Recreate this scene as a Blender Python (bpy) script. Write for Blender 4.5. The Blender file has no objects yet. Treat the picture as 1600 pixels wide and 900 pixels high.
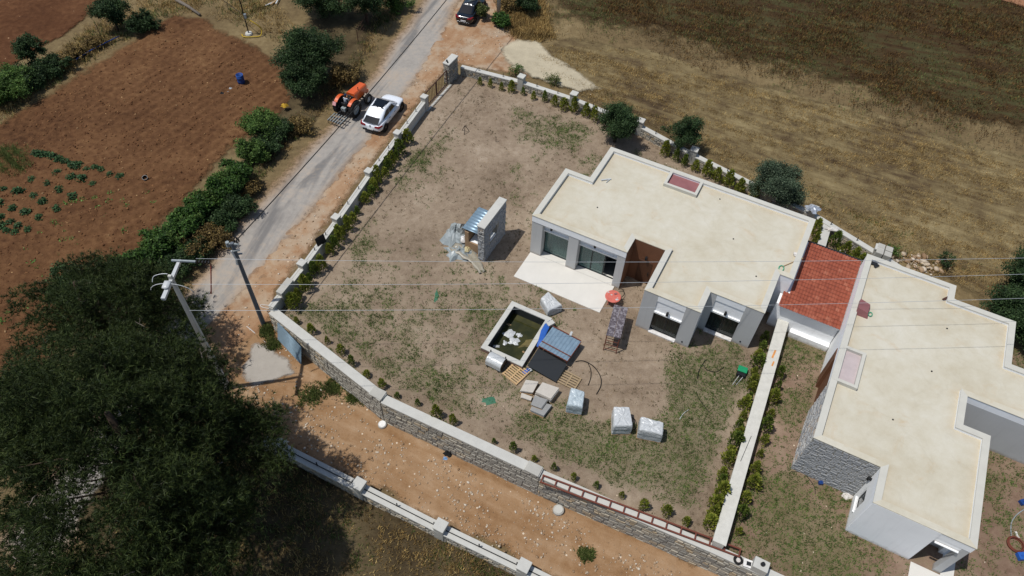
import bpy, math, random
import numpy as np
from mathutils import Matrix, Vector
R = math.radians
sc = bpy.context.scene
COL = sc.collection

# ------------------------------------------------------------------ camera
FPX = 1150.0                                   # focal length in pixels of a 1600 wide picture
CAMH = 40.0
_n = np.array([753.7-800, 1379-450, FPX]); _n /= np.linalg.norm(_n)
_up = -_n
_y = np.array([0, 0, 1.])-_up*_up[2]; _y /= np.linalg.norm(_y)
CR = np.stack([np.cross(_y, _up), _y, _up])    # world = CR @ (right, down, forward)
cd = bpy.data.cameras.new('camera'); cam = bpy.data.objects.new('camera', cd); COL.objects.link(cam)
m = Matrix.Identity(4)
for i in range(3):
    m[i][0] = CR[i, 0]; m[i][1] = -CR[i, 1]; m[i][2] = -CR[i, 2]
m[2][3] = CAMH
cam.matrix_world = m
cd.sensor_width = 36; cd.lens = FPX/1600*36; cd.clip_start = 0.5; cd.clip_end = 1500
sc.camera = cam

# ------------------------------------------------------------------ sky and sun
SUN_EL, SUN_AZ = 67.0, (-0.976, -0.218)         # azimuth: direction from the place towards the sun
w = bpy.data.worlds.new('World'); sc.world = w; w.use_nodes = True
wn = w.node_tree
sky = wn.nodes.new('ShaderNodeTexSky'); sky.sky_type = 'NISHITA'; sky.sun_disc = False
sky.sun_elevation = R(SUN_EL); sky.sun_rotation = math.atan2(SUN_AZ[0], SUN_AZ[1]) % (2*math.pi)
wn.links.new(sky.outputs[0], wn.nodes['Background'].inputs[0]); wn.nodes['Background'].inputs[1].default_value = 0.10
ld = bpy.data.lights.new('sun', 'SUN'); ld.energy = 3.7; ld.angle = R(0.53); ld.color = (1, 0.975, 0.935)
lo = bpy.data.objects.new('sun', ld); COL.objects.link(lo)
sd = Vector((SUN_AZ[0]*math.cos(R(SUN_EL)), SUN_AZ[1]*math.cos(R(SUN_EL)), math.sin(R(SUN_EL))))
lo.rotation_euler = sd.to_track_quat('Z', 'Y').to_euler(); lo.location = (-20, -5, 60)
sc.view_settings.view_transform = 'Standard'; sc.view_settings.look = 'None'
sc.view_settings.exposure = -0.03; sc.view_settings.gamma = 1

# ------------------------------------------------------------------ survey helpers
def smooth(t): t = np.clip(t, 0, 1); return t*t*(3-2*t)
def terr(x, y): return -2.2*smooth((44-(y+0.55*np.maximum(0, x)))/24.0)
def G(u, v, z=0.0):
    r = CR @ np.array([u-800, v-450, FPX]); t = (z-CAMH)/r[2]
    return np.array([r[0]*t, r[1]*t, z])
def GT(u, v):
    z = 0.0
    for _ in range(12):
        p = G(u, v, z); z = float(terr(p[0], p[1]))
    return np.array([p[0], p[1], z])
TH = R(-25.5); O2 = np.array([6.916, 43.295])
AX = np.array([math.cos(TH), math.sin(TH)]); BX = np.array([math.sin(TH), -math.cos(TH)])
def W(a, b, z=0.0): p = O2+a*AX+b*BX; return np.array([p[0], p[1], z])      # plot grid: a along the front, b towards the lane
def AB(p): d = np.array(p[:2])-O2; return float(d@AX), float(d@BX)
def GA(u, v, z=0.0): return AB(G(u, v, z))

def vnoise(x, y, s, seed=0, oct=4):
    x = np.asarray(x, float)/s; y = np.asarray(y, float)/s; out = 0; amp = 1; tot = 0
    def h(i, j, k):
        n = (i*374761393+j*668265263+k*1442695041) & 0x7fffffff
        n = ((n ^ (n >> 13))*1274126177) & 0x7fffffff
        return ((n ^ (n >> 16)) & 0xffff)/65535.0
    for o in range(oct):
        xi = np.floor(x).astype(np.int64); yi = np.floor(y).astype(np.int64)
        fx = smooth(x-xi); fy = smooth(y-yi); k = seed*17+o
        v = (h(xi, yi, k)*(1-fx)+h(xi+1, yi, k)*fx)*(1-fy)+(h(xi, yi+1, k)*(1-fx)+h(xi+1, yi+1, k)*fx)*fy
        out = out+v*amp; tot += amp; amp *= 0.5; x = x*2.03+5.3; y = y*2.03+1.7
    return out/tot

# ------------------------------------------------------------------ object helpers
def link(name, me, mat=None, parent=None, kind=None):
    o = bpy.data.objects.new(name, me); COL.objects.link(o)
    if mat is not None and me is not None and not me.materials:
        for q in (mat if isinstance(mat, (list, tuple)) else [mat]): me.materials.append(q)
    if parent is not None: o.parent = parent
    if kind: o['kind'] = kind
    return o
def tag(o, label, cat=None, group=None, kind=None):
    o['label'] = label
    if cat: o['category'] = cat
    if group: o['group'] = group
    if kind: o['kind'] = kind
    return o
def empty(name, label, cat, loc=(0, 0, 0), rz=0.0, group=None):
    o = bpy.data.objects.new(name, None); COL.objects.link(o)
    o.location = tuple(float(q) for q in loc); o.rotation_euler = (0, 0, rz); o.empty_display_size = 0.2
    return tag(o, label, cat, group)
def copy_tree(o, parent=None):
    c = o.copy(); COL.objects.link(c); c.parent = parent
    for ch in list(o.children): copy_tree(ch, c)
    return c
def np_mesh(name, V, F, smooth_=False):
    me = bpy.data.meshes.new(name); V = np.asarray(V, np.float32); F = np.asarray(F, np.int32)
    n, k = F.shape
    me.vertices.add(len(V)); me.vertices.foreach_set('co', V.ravel())
    me.loops.add(n*k); me.loops.foreach_set('vertex_index', F.ravel())
    me.polygons.add(n); me.polygons.foreach_set('loop_start', np.arange(0, n*k, k, dtype=np.int32))
    me.polygons.foreach_set('loop_total', np.full(n, k, np.int32))
    if smooth_: me.polygons.foreach_set('use_smooth', np.ones(n, bool))
    me.update(calc_edges=True)
    return me
def fattr(me, name, vals):
    at = me.attributes.new(name, 'FLOAT', 'POINT'); at.data.foreach_set('value', np.asarray(vals, np.float32))

class MB:
    def __init__(s): s.v = []; s.f = []
    def add(s, V, F):
        n = len(s.v); s.v += [tuple(map(float, p)) for p in V]; s.f += [tuple(i+n for i in q) for q in F]; return s
    def box(s, c, d, rz=0.0, tilt=None):
        x, y, z = (q/2 for q in d); P = [(i*x, j*y, k*z) for k in (-1, 1) for j in (-1, 1) for i in (-1, 1)]
        M = Matrix.Rotation(rz, 3, 'Z')
        if tilt is not None: M = M @ tilt
        P = [Vector(c)+M @ Vector(p) for p in P]
        return s.add(P, [(0, 2, 3, 1), (4, 5, 7, 6), (0, 1, 5, 4), (2, 6, 7, 3), (0, 4, 6, 2), (1, 3, 7, 5)])
    def b(s, x0, x1, y0, y1, z0, z1): return s.box(((x0+x1)/2, (y0+y1)/2, (z0+z1)/2), (abs(x1-x0), abs(y1-y0), abs(z1-z0)))
    def prism(s, poly, z0, z1):
        n = len(poly)
        ar = sum(poly[i][0]*poly[(i+1) % n][1]-poly[(i+1) % n][0]*poly[i][1] for i in range(n))
        if ar < 0: poly = poly[::-1]
        f0 = (lambda i: z0) if not callable(z0) else z0
        V = [(p[0], p[1], z0) for p in poly]+[(p[0], p[1], z1) for p in poly]
        return s.add(V, [tuple(range(n))[::-1], tuple(range(n, 2*n))]+[(i, (i+1) % n, n+(i+1) % n, n+i) for i in range(n)])
    def hexa(s, P): return s.add(P, [(0, 3, 2, 1), (4, 5, 6, 7), (0, 1, 5, 4), (1, 2, 6, 5), (2, 3, 7, 6), (3, 0, 4, 7)])
    def cyl(s, p0, p1, r0, r1=None, n=10, cap=True):
        r1 = r0 if r1 is None else r1; p0 = Vector(p0); p1 = Vector(p1); d = (p1-p0).normalized()
        a = d.orthogonal().normalized(); b = d.cross(a)
        V = [p0+(a*math.cos(2*math.pi*i/n)+b*math.sin(2*math.pi*i/n))*r0 for i in range(n)]+[p1+(a*math.cos(2*math.pi*i/n)+b*math.sin(2*math.pi*i/n))*r1 for i in range(n)]
        F = [(i, (i+1) % n, n+(i+1) % n, n+i) for i in range(n)]
        if cap: F += [tuple(range(n))[::-1], tuple(range(n, 2*n))]
        return s.add(V, F)
    def tube(s, P, r, n=6, closed=False):
        P = [Vector(p) for p in P]; N = len(P); V = []; F = []
        rr = r if isinstance(r, (list, tuple)) else [r]*N; up = None
        for i in range(N):
            t = (P[(i+1) % N]-P[i-1]) if (closed or 0 < i < N-1) else (P[1]-P[0] if i == 0 else P[-1]-P[-2])
            t.normalize()
            if up is None: up = t.orthogonal().normalized()
            up = (up-t*up.dot(t)); up = up.normalized() if up.length > 1e-6 else t.orthogonal().normalized()
            b = t.cross(up)
            V += [P[i]+(up*math.cos(2*math.pi*k/n)+b*math.sin(2*math.pi*k/n))*rr[i] for k in range(n)]
        for i in range(N if closed else N-1):
            j = (i+1) % N
            F += [(i*n+k, i*n+(k+1) % n, j*n+(k+1) % n, j*n+k) for k in range(n)]
        if not closed: F += [tuple(range(n))[::-1], tuple((N-1)*n+k for k in range(n))]
        return s.add(V, F)
    def loft(s, rings, cap=True):
        n = len(rings[0]); V = [p for r in rings for p in r]
        F = [(i*n+k, i*n+(k+1) % n, (i+1)*n+(k+1) % n, (i+1)*n+k) for i in range(len(rings)-1) for k in range(n)]
        if cap: F += [tuple(range(n))[::-1], tuple((len(rings)-1)*n+k for k in range(n))]
        return s.add(V, F)
    def lathe(s, prof, c=(0, 0, 0), axis='Z', n=20):
        V = []; F = []
        for r, h in prof:
            for k in range(n):
                a = 2*math.pi*k/n; p = (r*math.cos(a), r*math.sin(a), h)
                if axis == 'Y': p = (p[0], p[2], p[1])
                if axis == 'X': p = (p[2], p[0], p[1])
                V.append((c[0]+p[0], c[1]+p[1], c[2]+p[2]))
        for i in range(len(prof)-1): F += [(i*n+k, i*n+(k+1) % n, (i+1)*n+(k+1) % n, (i+1)*n+k) for k in range(n)]
        return s.add(V, F)
    def mesh(s, name, sm=False):
        me = bpy.data.meshes.new(name); me.from_pydata(s.v, [], s.f); me.update()
        if sm: me.polygons.foreach_set('use_smooth', np.ones(len(me.polygons), bool))
        return me
    def build(s, name, mat, parent=None, sm=False, kind=None, bevel=0.0):
        o = link(name, s.mesh(name, sm), mat, parent, kind)
        if bevel:
            q = o.modifiers.new('bevel', 'BEVEL'); q.width = bevel; q.segments = 2; q.limit_method = 'ANGLE'; q.angle_limit = R(40)
        return o
def part(name, mat, parent, fn, **k):
    b = MB(); fn(b); return b.build(name, mat, parent, **k)

# ------------------------------------------------------------------ materials
class NT:
    def __init__(s, name):
        s.m = bpy.data.materials.new(name); s.m.use_nodes = True; s.t = s.m.node_tree; s.p = s.t.nodes['Principled BSDF']
        s.out = s.t.nodes['Material Output']; s.tc = s.t.nodes.new('ShaderNodeTexCoord'); s.v = s.tc.outputs['Object']
    def n(s, typ, **k):
        q = s.t.nodes.new(typ)
        for a, b in k.items(): setattr(q, a, b)
        return q
    def l(s, a, b):
        if hasattr(a, 'links') or hasattr(a, 'is_linked'): s.t.links.new(a, b)
        else: b.default_value = a
    def noise(s, scale, detail=5, rough=0.6, vec=None, dist=0.0):
        q = s.n('ShaderNodeTexNoise'); q.inputs['Scale'].default_value = scale; q.inputs['Detail'].default_value = detail
        q.inputs['Roughness'].default_value = rough; q.inputs['Distortion'].default_value = dist
        s.t.links.new(vec or s.v, q.inputs['Vector']); return q.outputs['Fac']
    def mapv(s, scale=(1, 1, 1), rz=0.0, vec=None):
        q = s.n('ShaderNodeMapping'); q.inputs['Rotation'].default_value = (0, 0, rz)        # turn first, then stretch
        s.t.links.new(vec or s.v, q.inputs['Vector']); k = s.n('ShaderNodeMapping'); k.inputs['Scale'].default_value = scale
        s.t.links.new(q.outputs[0], k.inputs['Vector']); return k.outputs[0]
    def voro(s, scale, feature='F1', vec=None, out='Distance'):
        q = s.n('ShaderNodeTexVoronoi', feature=feature); q.inputs['Scale'].default_value = scale
        s.t.links.new(vec or s.v, q.inputs['Vector']); return q.outputs[out]
    def ramp(s, fac, stops, interp='LINEAR'):
        q = s.n('ShaderNodeValToRGB'); e = q.color_ramp.elements; q.color_ramp.interpolation = interp
        while len(e) < len(stops): e.new(0.5)
        for el, (p, c) in zip(e, stops):
            el.position = p; c = c if isinstance(c, (tuple, list)) else (c, c, c); el.color = (*c[:3], 1)
        s.l(fac, q.inputs[0]); return q.outputs[0]
    def mix(s, fac, a, b, mode='MIX'):
        q = s.n('ShaderNodeMix', data_type='RGBA', blend_type=mode)
        s.l(fac, q.inputs['Factor'])
        for x, i in ((a, 6), (b, 7)):
            if isinstance(x, (tuple, list)): q.inputs[i].default_value = (*x[:3], 1)
            else: s.t.links.new(x, q.inputs[i])
        return q.outputs[2]
    def math(s, op, a, b=0.0, c=None, clamp=False):
        q = s.n('ShaderNodeMath', operation=op, use_clamp=clamp); s.l(a, q.inputs[0]); s.l(b, q.inputs[1])
        if c is not None: s.l(c, q.inputs[2])
        return q.outputs[0]
    def attr(s, name):
        q = s.n('ShaderNodeAttribute'); q.attribute_name = name; return q.outputs['Fac']
    def island(s): return s.n('ShaderNodeNewGeometry').outputs['Random Per Island']
    def orand(s): return s.n('ShaderNodeObjectInfo').outputs['Random']
    def bump(s, h, strength=0.5, dist=0.02):
        q = s.n('ShaderNodeBump'); q.inputs['Strength'].default_value = strength; q.inputs['Distance'].default_value = dist
        s.l(h, q.inputs['Height']); s.t.links.new(q.outputs[0], s.p.inputs['Normal'])
    def fin(s, col, rough=0.85, spec=0.25, metal=0.0):
        s.l((*col, 1) if isinstance(col, tuple) else col, s.p.inputs['Base Color']); s.l(rough, s.p.inputs['Roughness'])
        s.p.inputs['Specular IOR Level'].default_value = spec; s.p.inputs['Metallic'].default_value = metal
        return s.m
def soft(stops, k=1.0, g=1.0):
    return [(p, tuple(((sum(c)/3)+(q-sum(c)/3)*k)*g for q in c)) for p, c in stops]
def hexc(h):
    c = [int(h[i:i+2], 16)/255 for i in (0, 2, 4)]
    return tuple(((q+0.055)/1.055)**2.4 if q > 0.04 else q/12.92 for q in c)
def plain(name, c, rough=0.6, var=0.18, scale=3.0, bump=0.15, metal=0.0, spec=0.3, bs=30, bd=0.01):
    t = NT(name); n = t.noise(scale, 6, 0.65); f = t.noise(bs, 4, 0.6)
    dk = tuple(q*(1-var) for q in c); lt = tuple(min(1, q*(1+var*0.7)) for q in c)
    col = t.ramp(t.math('ADD', t.math('MULTIPLY', n, 0.7), t.math('MULTIPLY', f, 0.3)), [(0.32, dk), (0.68, lt)])
    if bump: t.bump(f, bump, bd)
    rg = t.ramp(n, [(0.3, max(0, rough-0.08)), (0.7, min(1, rough+0.08))])
    return t.fin(col, rg, spec, metal)
def wall_mat(name, c, rough=0.88):
    """rendered wall: slight unevenness, rain streaks and soil splashed on the foot"""
    t = NT(name); n = t.noise(0.9, 6, 0.65); f = t.noise(25, 4, 0.6); st = t.noise(1.0, 4, 0.6, t.mapv((5, 5, .35)))
    col = t.ramp(t.math('ADD', t.math('MULTIPLY', n, .7), t.math('MULTIPLY', f, .3)), [(.32, tuple(q*.93 for q in c)), (.66, c)])
    col = t.mix(t.math('MULTIPLY', t.ramp(st, [(.55, 0.0), (.75, 1.0)]), .22), col, tuple(q*.68 for q in c))
    sp = t.n('ShaderNodeSeparateXYZ'); t.t.links.new(t.v, sp.inputs[0])
    foot = t.ramp(t.math('ADD', sp.outputs[2], t.math('MULTIPLY', t.math('SUBTRACT', t.noise(3.5, 4, .7), .5), .5)), [(.04, 1.0), (.3, 0.0)])
    col = t.mix(t.math('MULTIPLY', foot, .55), col, hexc('8d7a64')); t.bump(f, .2, .012); return t.fin(col, rough, .15)
def ground_mat(name, stops, big=0.25, mid=1.6, fine=14, streak=None, grass=None, pebble=None, alpha=True, bump=0.7, extra=None, adj=(.8, 1.0)):
    stops = soft(stops, *adj)
    t = NT(name)
    n1 = t.noise(big, 4, 0.6); n2 = t.noise(mid, 5, 0.65); n3 = t.noise(fine, 4, 0.7)
    f = t.math('ADD', t.math('MULTIPLY', n1, 0.42), t.math('ADD', t.math('MULTIPLY', n2, 0.33), t.math('MULTIPLY', n3, 0.25)))
    if streak:
        sv = t.mapv((streak[0], streak[1], 1), streak[2]); s1 = t.noise(1.0, 4, 0.6, sv, 0.4)
        f = t.math('ADD', t.math('MULTIPLY', f, 1-streak[3]), t.math('MULTIPLY', s1, streak[3]))
    col = t.ramp(f, stops)
    if extra: col = extra(t, col, n1, n2, n3)
    if grass:
        ga = t.attr('grass'); gf = t.ramp(t.math('ADD', ga, t.math('MULTIPLY', t.math('SUBTRACT', t.math('ADD', t.math('MULTIPLY', n2, 0.4), t.math('MULTIPLY', n3, 0.6)), 0.5), 1.5)), [(0.42, 0.0), (0.66, 1.0)])
        gc = t.ramp(n3, [(0.3, grass[0]), (0.7, grass[1])]); col = t.mix(t.math('MULTIPLY', gf, grass[2]), col, gc)
    if pebble:
        vd = t.voro(pebble[0]); rc = t.n('ShaderNodeTexVoronoi'); rc.inputs['Scale'].default_value = pebble[0]; t.t.links.new(t.v, rc.inputs['Vector'])
        sp = t.n('ShaderNodeSeparateColor'); t.t.links.new(rc.outputs['Color'], sp.inputs[0])
        msk = t.math('MULTIPLY', t.math('LESS_THAN', vd, t.math('MULTIPLY', sp.outputs[0], pebble[1])), t.math('GREATER_THAN', sp.outputs[1], pebble[2]))
        col = t.mix(msk, col, pebble[3])
    t.bump(t.math('ADD', t.math('MULTIPLY', n2, 0.6), t.math('MULTIPLY', n3, 0.5)), bump, 0.06)
    mt = t.fin(col, 0.95, 0.08)
    if alpha:
        e = t.attr('edge'); na = t.math('ADD', t.math('MULTIPLY', n2, 0.6), t.math('MULTIPLY', n3, 0.4))
        al = t.ramp(t.math('ADD', e, t.math('MULTIPLY', t.math('SUBTRACT', na, 0.5), 1.6)), [(0.3, 0.0), (0.72, 1.0)])
        t.l(al, t.p.inputs['Alpha'])
    return mt
def leaf_mat(name, c1, c2, c3=None, trans=0.25, rough=0.6, obj=0.2):
    t = NT(name); i = t.island(); st = [(0.0, c1), (0.55, c2), (1.0, c3 or c2)]
    col = t.ramp(i, st); cl = t.ramp(t.noise(.9, 3, .6), [(.36, .7), (.64, 1.32)]); col = t.mix(1.0, col, cl, 'MULTIPLY')       # lit and shaded clumps put into the leaf colour by noise
    if obj:
        hs = t.n('ShaderNodeHueSaturation'); t.l(t.math('ADD', 1-obj/2, t.math('MULTIPLY', t.orand(), obj)), hs.inputs['Value']); t.l(col, hs.inputs['Color']); col = hs.outputs[0]
    t.fin(col, rough, 0.2)
    tr = t.n('ShaderNodeBsdfTranslucent'); t.l(col, tr.inputs[0]); mx = t.n('ShaderNodeMixShader'); mx.inputs[0].default_value = trans
    t.t.links.new(t.p.outputs[0], mx.inputs[1]); t.t.links.new(tr.outputs[0], mx.inputs[2]); t.t.links.new(mx.outputs[0], t.out.inputs[0])
    return t.m
def stone_mat(name, stops, rough=0.9):
    t = NT(name); i = t.island(); n = t.noise(9, 5, 0.7)
    col = t.mix(t.math('MULTIPLY', n, 0.55), t.ramp(i, stops), stops[0][1]); t.bump(n, 0.6, 0.02); return t.fin(col, rough, 0.15)
def glass_mat(name, c, rough=0.05, alpha=None):
    t = NT(name); n = t.noise(1.5, 3); t.fin(t.ramp(n, [(0.3, c), (0.7, tuple(q*1.25 for q in c))]), rough, 0.6)
    if alpha: t.p.inputs['Alpha'].default_value = alpha
    return t.m
# ------------------------------------------------------------------ ground sheets
def poly_sd(X, Y, poly):
    P = np.asarray(poly, float); n = len(P); d = np.full(X.shape, 1e9); ins = np.zeros(X.shape, bool)
    for i in range(n):
        a = P[i]; b = P[(i+1) % n]; e = b-a; L = e@e+1e-12
        t = np.clip(((X-a[0])*e[0]+(Y-a[1])*e[1])/L, 0, 1)
        d = np.minimum(d, np.hypot(X-a[0]-t*e[0], Y-a[1]-t*e[1]))
        c = ((a[1] > Y) != (b[1] > Y)); xx = a[0]+(Y-a[1])*e[0]/(e[1] if abs(e[1]) > 1e-9 else 1e-9); ins ^= c & (X < xx)
    return np.where(ins, d, -d)
def sheet(name, poly, res, layer, mat, relief=None, ew=0.8, wob=0.5, base=terr, grass=None, holes=(), rz=0.0, seed=1, label=None):
    """one ground sheet: a fine grid clipped to a wobbly outline; poly in world metres"""
    c, s = math.cos(rz), math.sin(rz); P = [(p[0]*c+p[1]*s, -p[0]*s+p[1]*c) for p in poly]
    xs = [p[0] for p in P]; ys = [p[1] for p in P]
    gx = np.arange(min(xs)-1, max(xs)+1+res, res); gy = np.arange(min(ys)-1, max(ys)+1+res, res)
    X, Y = np.meshgrid(gx, gy); d = poly_sd(X, Y, P)+(vnoise(X, Y, 2.2, seed)-0.5)*2*wob
    wx = X*c-Y*s; wy = X*s+Y*c
    keep = d > -0.15
    for h in holes: keep &= poly_sd(wx, wy, h) < 0
    e = np.clip((d+0.15)/ew, 0, 1)
    Z = base(wx, wy)+0.006*layer
    if relief is not None: Z = Z+relief(wx, wy)*e
    k = keep[:-1, :-1] & keep[1:, :-1] & keep[:-1, 1:] & keep[1:, 1:]
    nx = X.shape[1]; jj, ii = np.nonzero(k); a = jj*nx+ii
    F = np.stack([a, a+1, a+1+nx, a+nx], 1); used, inv = np.unique(F, return_inverse=True); F = inv.reshape(F.shape)
    V = np.stack([wx.ravel(), wy.ravel(), Z.ravel()], 1)[used]
    me = np_mesh(name, V, F, True); fattr(me, 'edge', e.ravel()[used])
    if grass is not None: fattr(me, 'grass', grass(V[:, 0], V[:, 1]))
    o = link(name, me, mat, kind='structure')
    if label: o['label'] = label
    return o
def px(L): return [GT(*p)[:2] for p in L]

flat0 = lambda x, y: np.zeros_like(x)
def bumps(amp, s, seed): return lambda x, y: amp*vnoise(x, y, s, seed, 4)
M_scrub = ground_mat('scrub_earth', [(0.3, hexc('4a3d28')), (0.45, hexc('6b5836')), (0.56, hexc('7e6a42')), (0.7, hexc('94805a'))], big=0.12, alpha=False, pebble=(3, 0.12, 0.93, hexc('a8987c')))
# base ground: fine in the middle, coarse to the horizon
def build_ground():
    ax = np.concatenate([-np.geomspace(420, 66, 14), np.arange(-62, 62.1, 0.5), np.geomspace(66, 420, 14)])
    ay = np.concatenate([-np.geomspace(300, 14, 12), np.arange(-10, 92.1, 0.5), np.geomspace(96, 520, 14)])
    X, Y = np.meshgrid(ax, ay); Z = terr(X, Y)-0.02+0.06*(vnoise(X, Y, 1.6, 4)-0.9)
    nx = len(ax); j, i = np.meshgrid(np.arange(len(ay)-1), np.arange(nx-1), indexing='ij'); a = (j*nx+i).ravel()
    me = np_mesh('ground', np.stack([X.ravel(), Y.ravel(), Z.ravel()], 1), np.stack([a, a+1, a+1+nx, a+nx], 1), True)
    link('ground', me, M_scrub, kind='structure')
build_ground()

FURROW = R(62)
def furrows(x, y):
    a = np.array([-35.6, 47.2]); e = np.array([-27.4, 61.0])-a; t = np.clip(((x-a[0])*e[0]+(y-a[1])*e[1])/(e@e), 0, 1)      # passes of the plough run round this middle strip
    q = np.hypot(x-a[0]-t*e[0], y-a[1]-t*e[1])+1.1*vnoise(x, y, 7, 7, 2)
    return 0.05*(1+np.sin(q*2*math.pi/0.8))*(0.25+1.1*vnoise(x, y, 5, 9, 2))+0.12*vnoise(x, y, 0.5, 8, 3)
PLOUGH = [(0.35, hexc('3d2513')), (0.45, hexc('623f20')), (0.54, hexc('77502a')), (0.66, hexc('98703f'))]
M_plough = ground_mat('ploughed_soil', PLOUGH, big=0.09, mid=2.2, fine=16, pebble=(2.6, 0.16, 0.9, hexc('a5845c')), bump=0.9, adj=(0.8, 0.84))
M_plough2 = ground_mat('turned_soil', [(0.35, hexc('432510')), (0.5, hexc('633c1d')), (0.64, hexc('80532c'))], big=0.1, mid=2.0, fine=14, pebble=(2.2, 0.16, 0.9, hexc('a08062')), bump=0.9, adj=(0.8, 0.78))
sheet('ploughed_field', px([(-60, 215), (0, 188), (60, 150), (120, 112), (200, 58), (270, 18), (330, 30), (400, 70), (455, 105), (470, 160), (405, 205), (345, 265), (290, 330), (225, 405), (140, 480), (60, 580), (-80, 660)]), 0.16, 1, M_plough, furrows, 1.6, 0.8, seed=3)
sheet('turned_field', [np.array((-95.0, 60.0)), np.array((-75.0, 118.0)), np.array((-50.0, 112.0))]+px([(160, 5), (120, 45), (60, 85), (10, 112), (-90, 150)]), 0.3, 1, M_plough2, bumps(0.14, 0.8, 5), 0.9, 0.6, seed=4)

DIRM = R(14)
M_meadow = ground_mat('dark_meadow', [(0.34, hexc('251b10')), (0.42, hexc('3f2d18')), (0.48, hexc('4c3a1e')), (0.54, hexc('4a4726')), (0.62, hexc('6a562f')), (0.72, hexc('8a7445'))], big=0.16, mid=1.0, fine=9, streak=(0.16, 1.0, DIRM, 0.4), bump=1.0, adj=(0.8, 0.85))
M_stub = ground_mat('stubble', [(0.35, hexc('33240f')), (0.43, hexc('5a4524')), (0.5, hexc('75602f')), (0.58, hexc('8d773f')), (0.68, hexc('b59f62'))], big=0.14, mid=0.9, fine=11, streak=(0.25, 1.8, R(23), 0.28), bump=1.0, adj=(0.66, 0.95))
M_redsoil = ground_mat('red_soil', [(0.35, hexc('8a5a3a')), (0.6, hexc('a8744c'))])
def ruts(x, y):
    q = x*math.sin(R(25))+y*math.cos(R(25)); return 0.08*vnoise(x, y, 0.7, 11, 3)+0.035*(1+np.sin(q*2*math.pi/1.9+3*vnoise(x, y, 12, 12, 2)))
sheet('stubble_field', px([(815, 95), (850, 62), (900, 55), (1000, 70), (1090, 98), (1250, 142), (1400, 185), (1660, 255), (1720, 560), (1600, 520), (1450, 430), (1380, 392), (1270, 330), (1150, 270), (1000, 195), (900, 150), (830, 120)]), 0.3, 1, M_stub, ruts, 1.5, 1.0, seed=6)
sheet('dark_meadow', [np.array((3.0, 128.0)), np.array((95.0, 140.0)), np.array((80.0, 60.0))]+px([(1720, 275), (1600, 240), (1400, 183), (1250, 140), (1090, 96), (980, 66), (900, 52), (830, 50)]), 0.42, 2, M_meadow, bumps(0.22, 0.8, 13), 6.5, 2.0, seed=7)
sheet('bare_strip', px([(1515, -25), (1680, -25), (1680, 45), (1610, 18), (1560, 8)]), 0.4, 42, M_redsoil, None, 1.2, 0.6, seed=8)

def asphalt_extra(t, col, n1, n2, n3):
    sv = t.mapv((0.07, 0.55, 1), -R(70)); s1 = t.noise(1.0, 4, 0.6, sv, 0.6)
    tar = t.ramp(s1, [(0.49, 0.0), (0.6, 1.0)]); col = t.mix(t.math('MULTIPLY', tar, 0.75), col, hexc('696765'))
    dust = t.ramp(t.math('ADD', t.math('MULTIPLY', n1, 0.6), t.math('MULTIPLY', n2, 0.4)), [(0.5, 0.0), (0.68, 1.0)])
    col = t.mix(t.math('MULTIPLY', dust, 0.6), col, hexc('a8927a'))
    e = t.attr('edge'); return t.mix(t.ramp(e, [(0.35, 1.0), (1.0, 0.0)]), col, hexc('9f8263'))
M_road = ground_mat('worn_asphalt', [(0.35, hexc('857f78')), (0.5, hexc('98928a')), (0.65, hexc('a8a197'))], big=0.2, mid=2.5, fine=40, bump=0.2, extra=asphalt_extra, adj=(1.0, 1.0))
M_dirt = ground_mat('orange_dirt', [(0.33, hexc('85592f')), (0.45, hexc('9f703f')), (0.55, hexc('ad8558')), (0.7, hexc('b9a281'))], big=0.3, mid=1.4, fine=15, streak=(0.2, 1.1, -R(60), 0.3), pebble=(3.2, 0.2, 0.86, hexc('cbb79c')), extra=lambda t, col, n1, n2, n3: t.mix(t.math('MULTIPLY', t.ramp(t.noise(.35, 4, .65), [(.48, 0.0), (.62, 1.0)]), .6), col, hexc('a89a86')), adj=(0.7, 0.98))
M_lane = ground_mat('lane_dirt', [(0.33, hexc('745030')), (0.44, hexc('936d44')), (0.55, hexc('a5825c')), (0.7, hexc('b79e80'))], big=0.35, mid=1.6, fine=15, streak=(0.16, 1.0, R(25), 0.34), pebble=(3.6, 0.24, 0.78, hexc('c8b8a2')), adj=(0.84, 0.92))
M_sand = ground_mat('pale_sand', [(0.35, hexc('a1957c')), (0.6, hexc('bdb093'))], fine=20, adj=(0.9, 0.95))
M_cpad = ground_mat('old_concrete', [(0.35, hexc('958c80')), (0.6, hexc('a79e91'))], fine=20)
M_weedsoil = ground_mat('weedy_ground', [(0.33, hexc('33291a')), (0.45, hexc('4d402a')), (0.56, hexc('655639')), (0.7, hexc('7e6f4e'))], big=0.2, mid=1.5, fine=13, adj=(0.85, 0.8))  # dark weedy soil of the verge and the lot
PADC = GT(422, 572)
def lane_relief(x, y):
    b = (x-O2[0])*BX[0]+(y-O2[1])*BX[1]+.5*vnoise(x, y, 6, 24, 2); r = 0.12*vnoise(x, y, 0.6, 16, 4)+.06
    for c in (26.6, 28.1): r = r-.05*np.exp(-((b-c)/.22)**2)
    r = r+.12*np.exp(-((b-25.5)/.35)**2)*vnoise(x, y, .5, 25, 2)
    return r*(1-.85*np.exp(-(((x-PADC[0])**2+(y-PADC[1])**2)/2.2**2)**2))          # wheel ruts and spoil along the wall foot
sheet('road_shoulder', px([(735, -40), (800, -20), (806, 40), (822, 70), (840, 118), (830, 128), (715, 104), (700, 112), (662, 160), (575, 270), (474, 415), (440, 455), (430, 500), (410, 560), (320, 590), (300, 520), (400, 410), (470, 330), (560, 225), (640, 120)]), 0.22, 2, M_dirt, bumps(0.06, 0.5, 14), 1.2, 0.3, seed=9)
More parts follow.
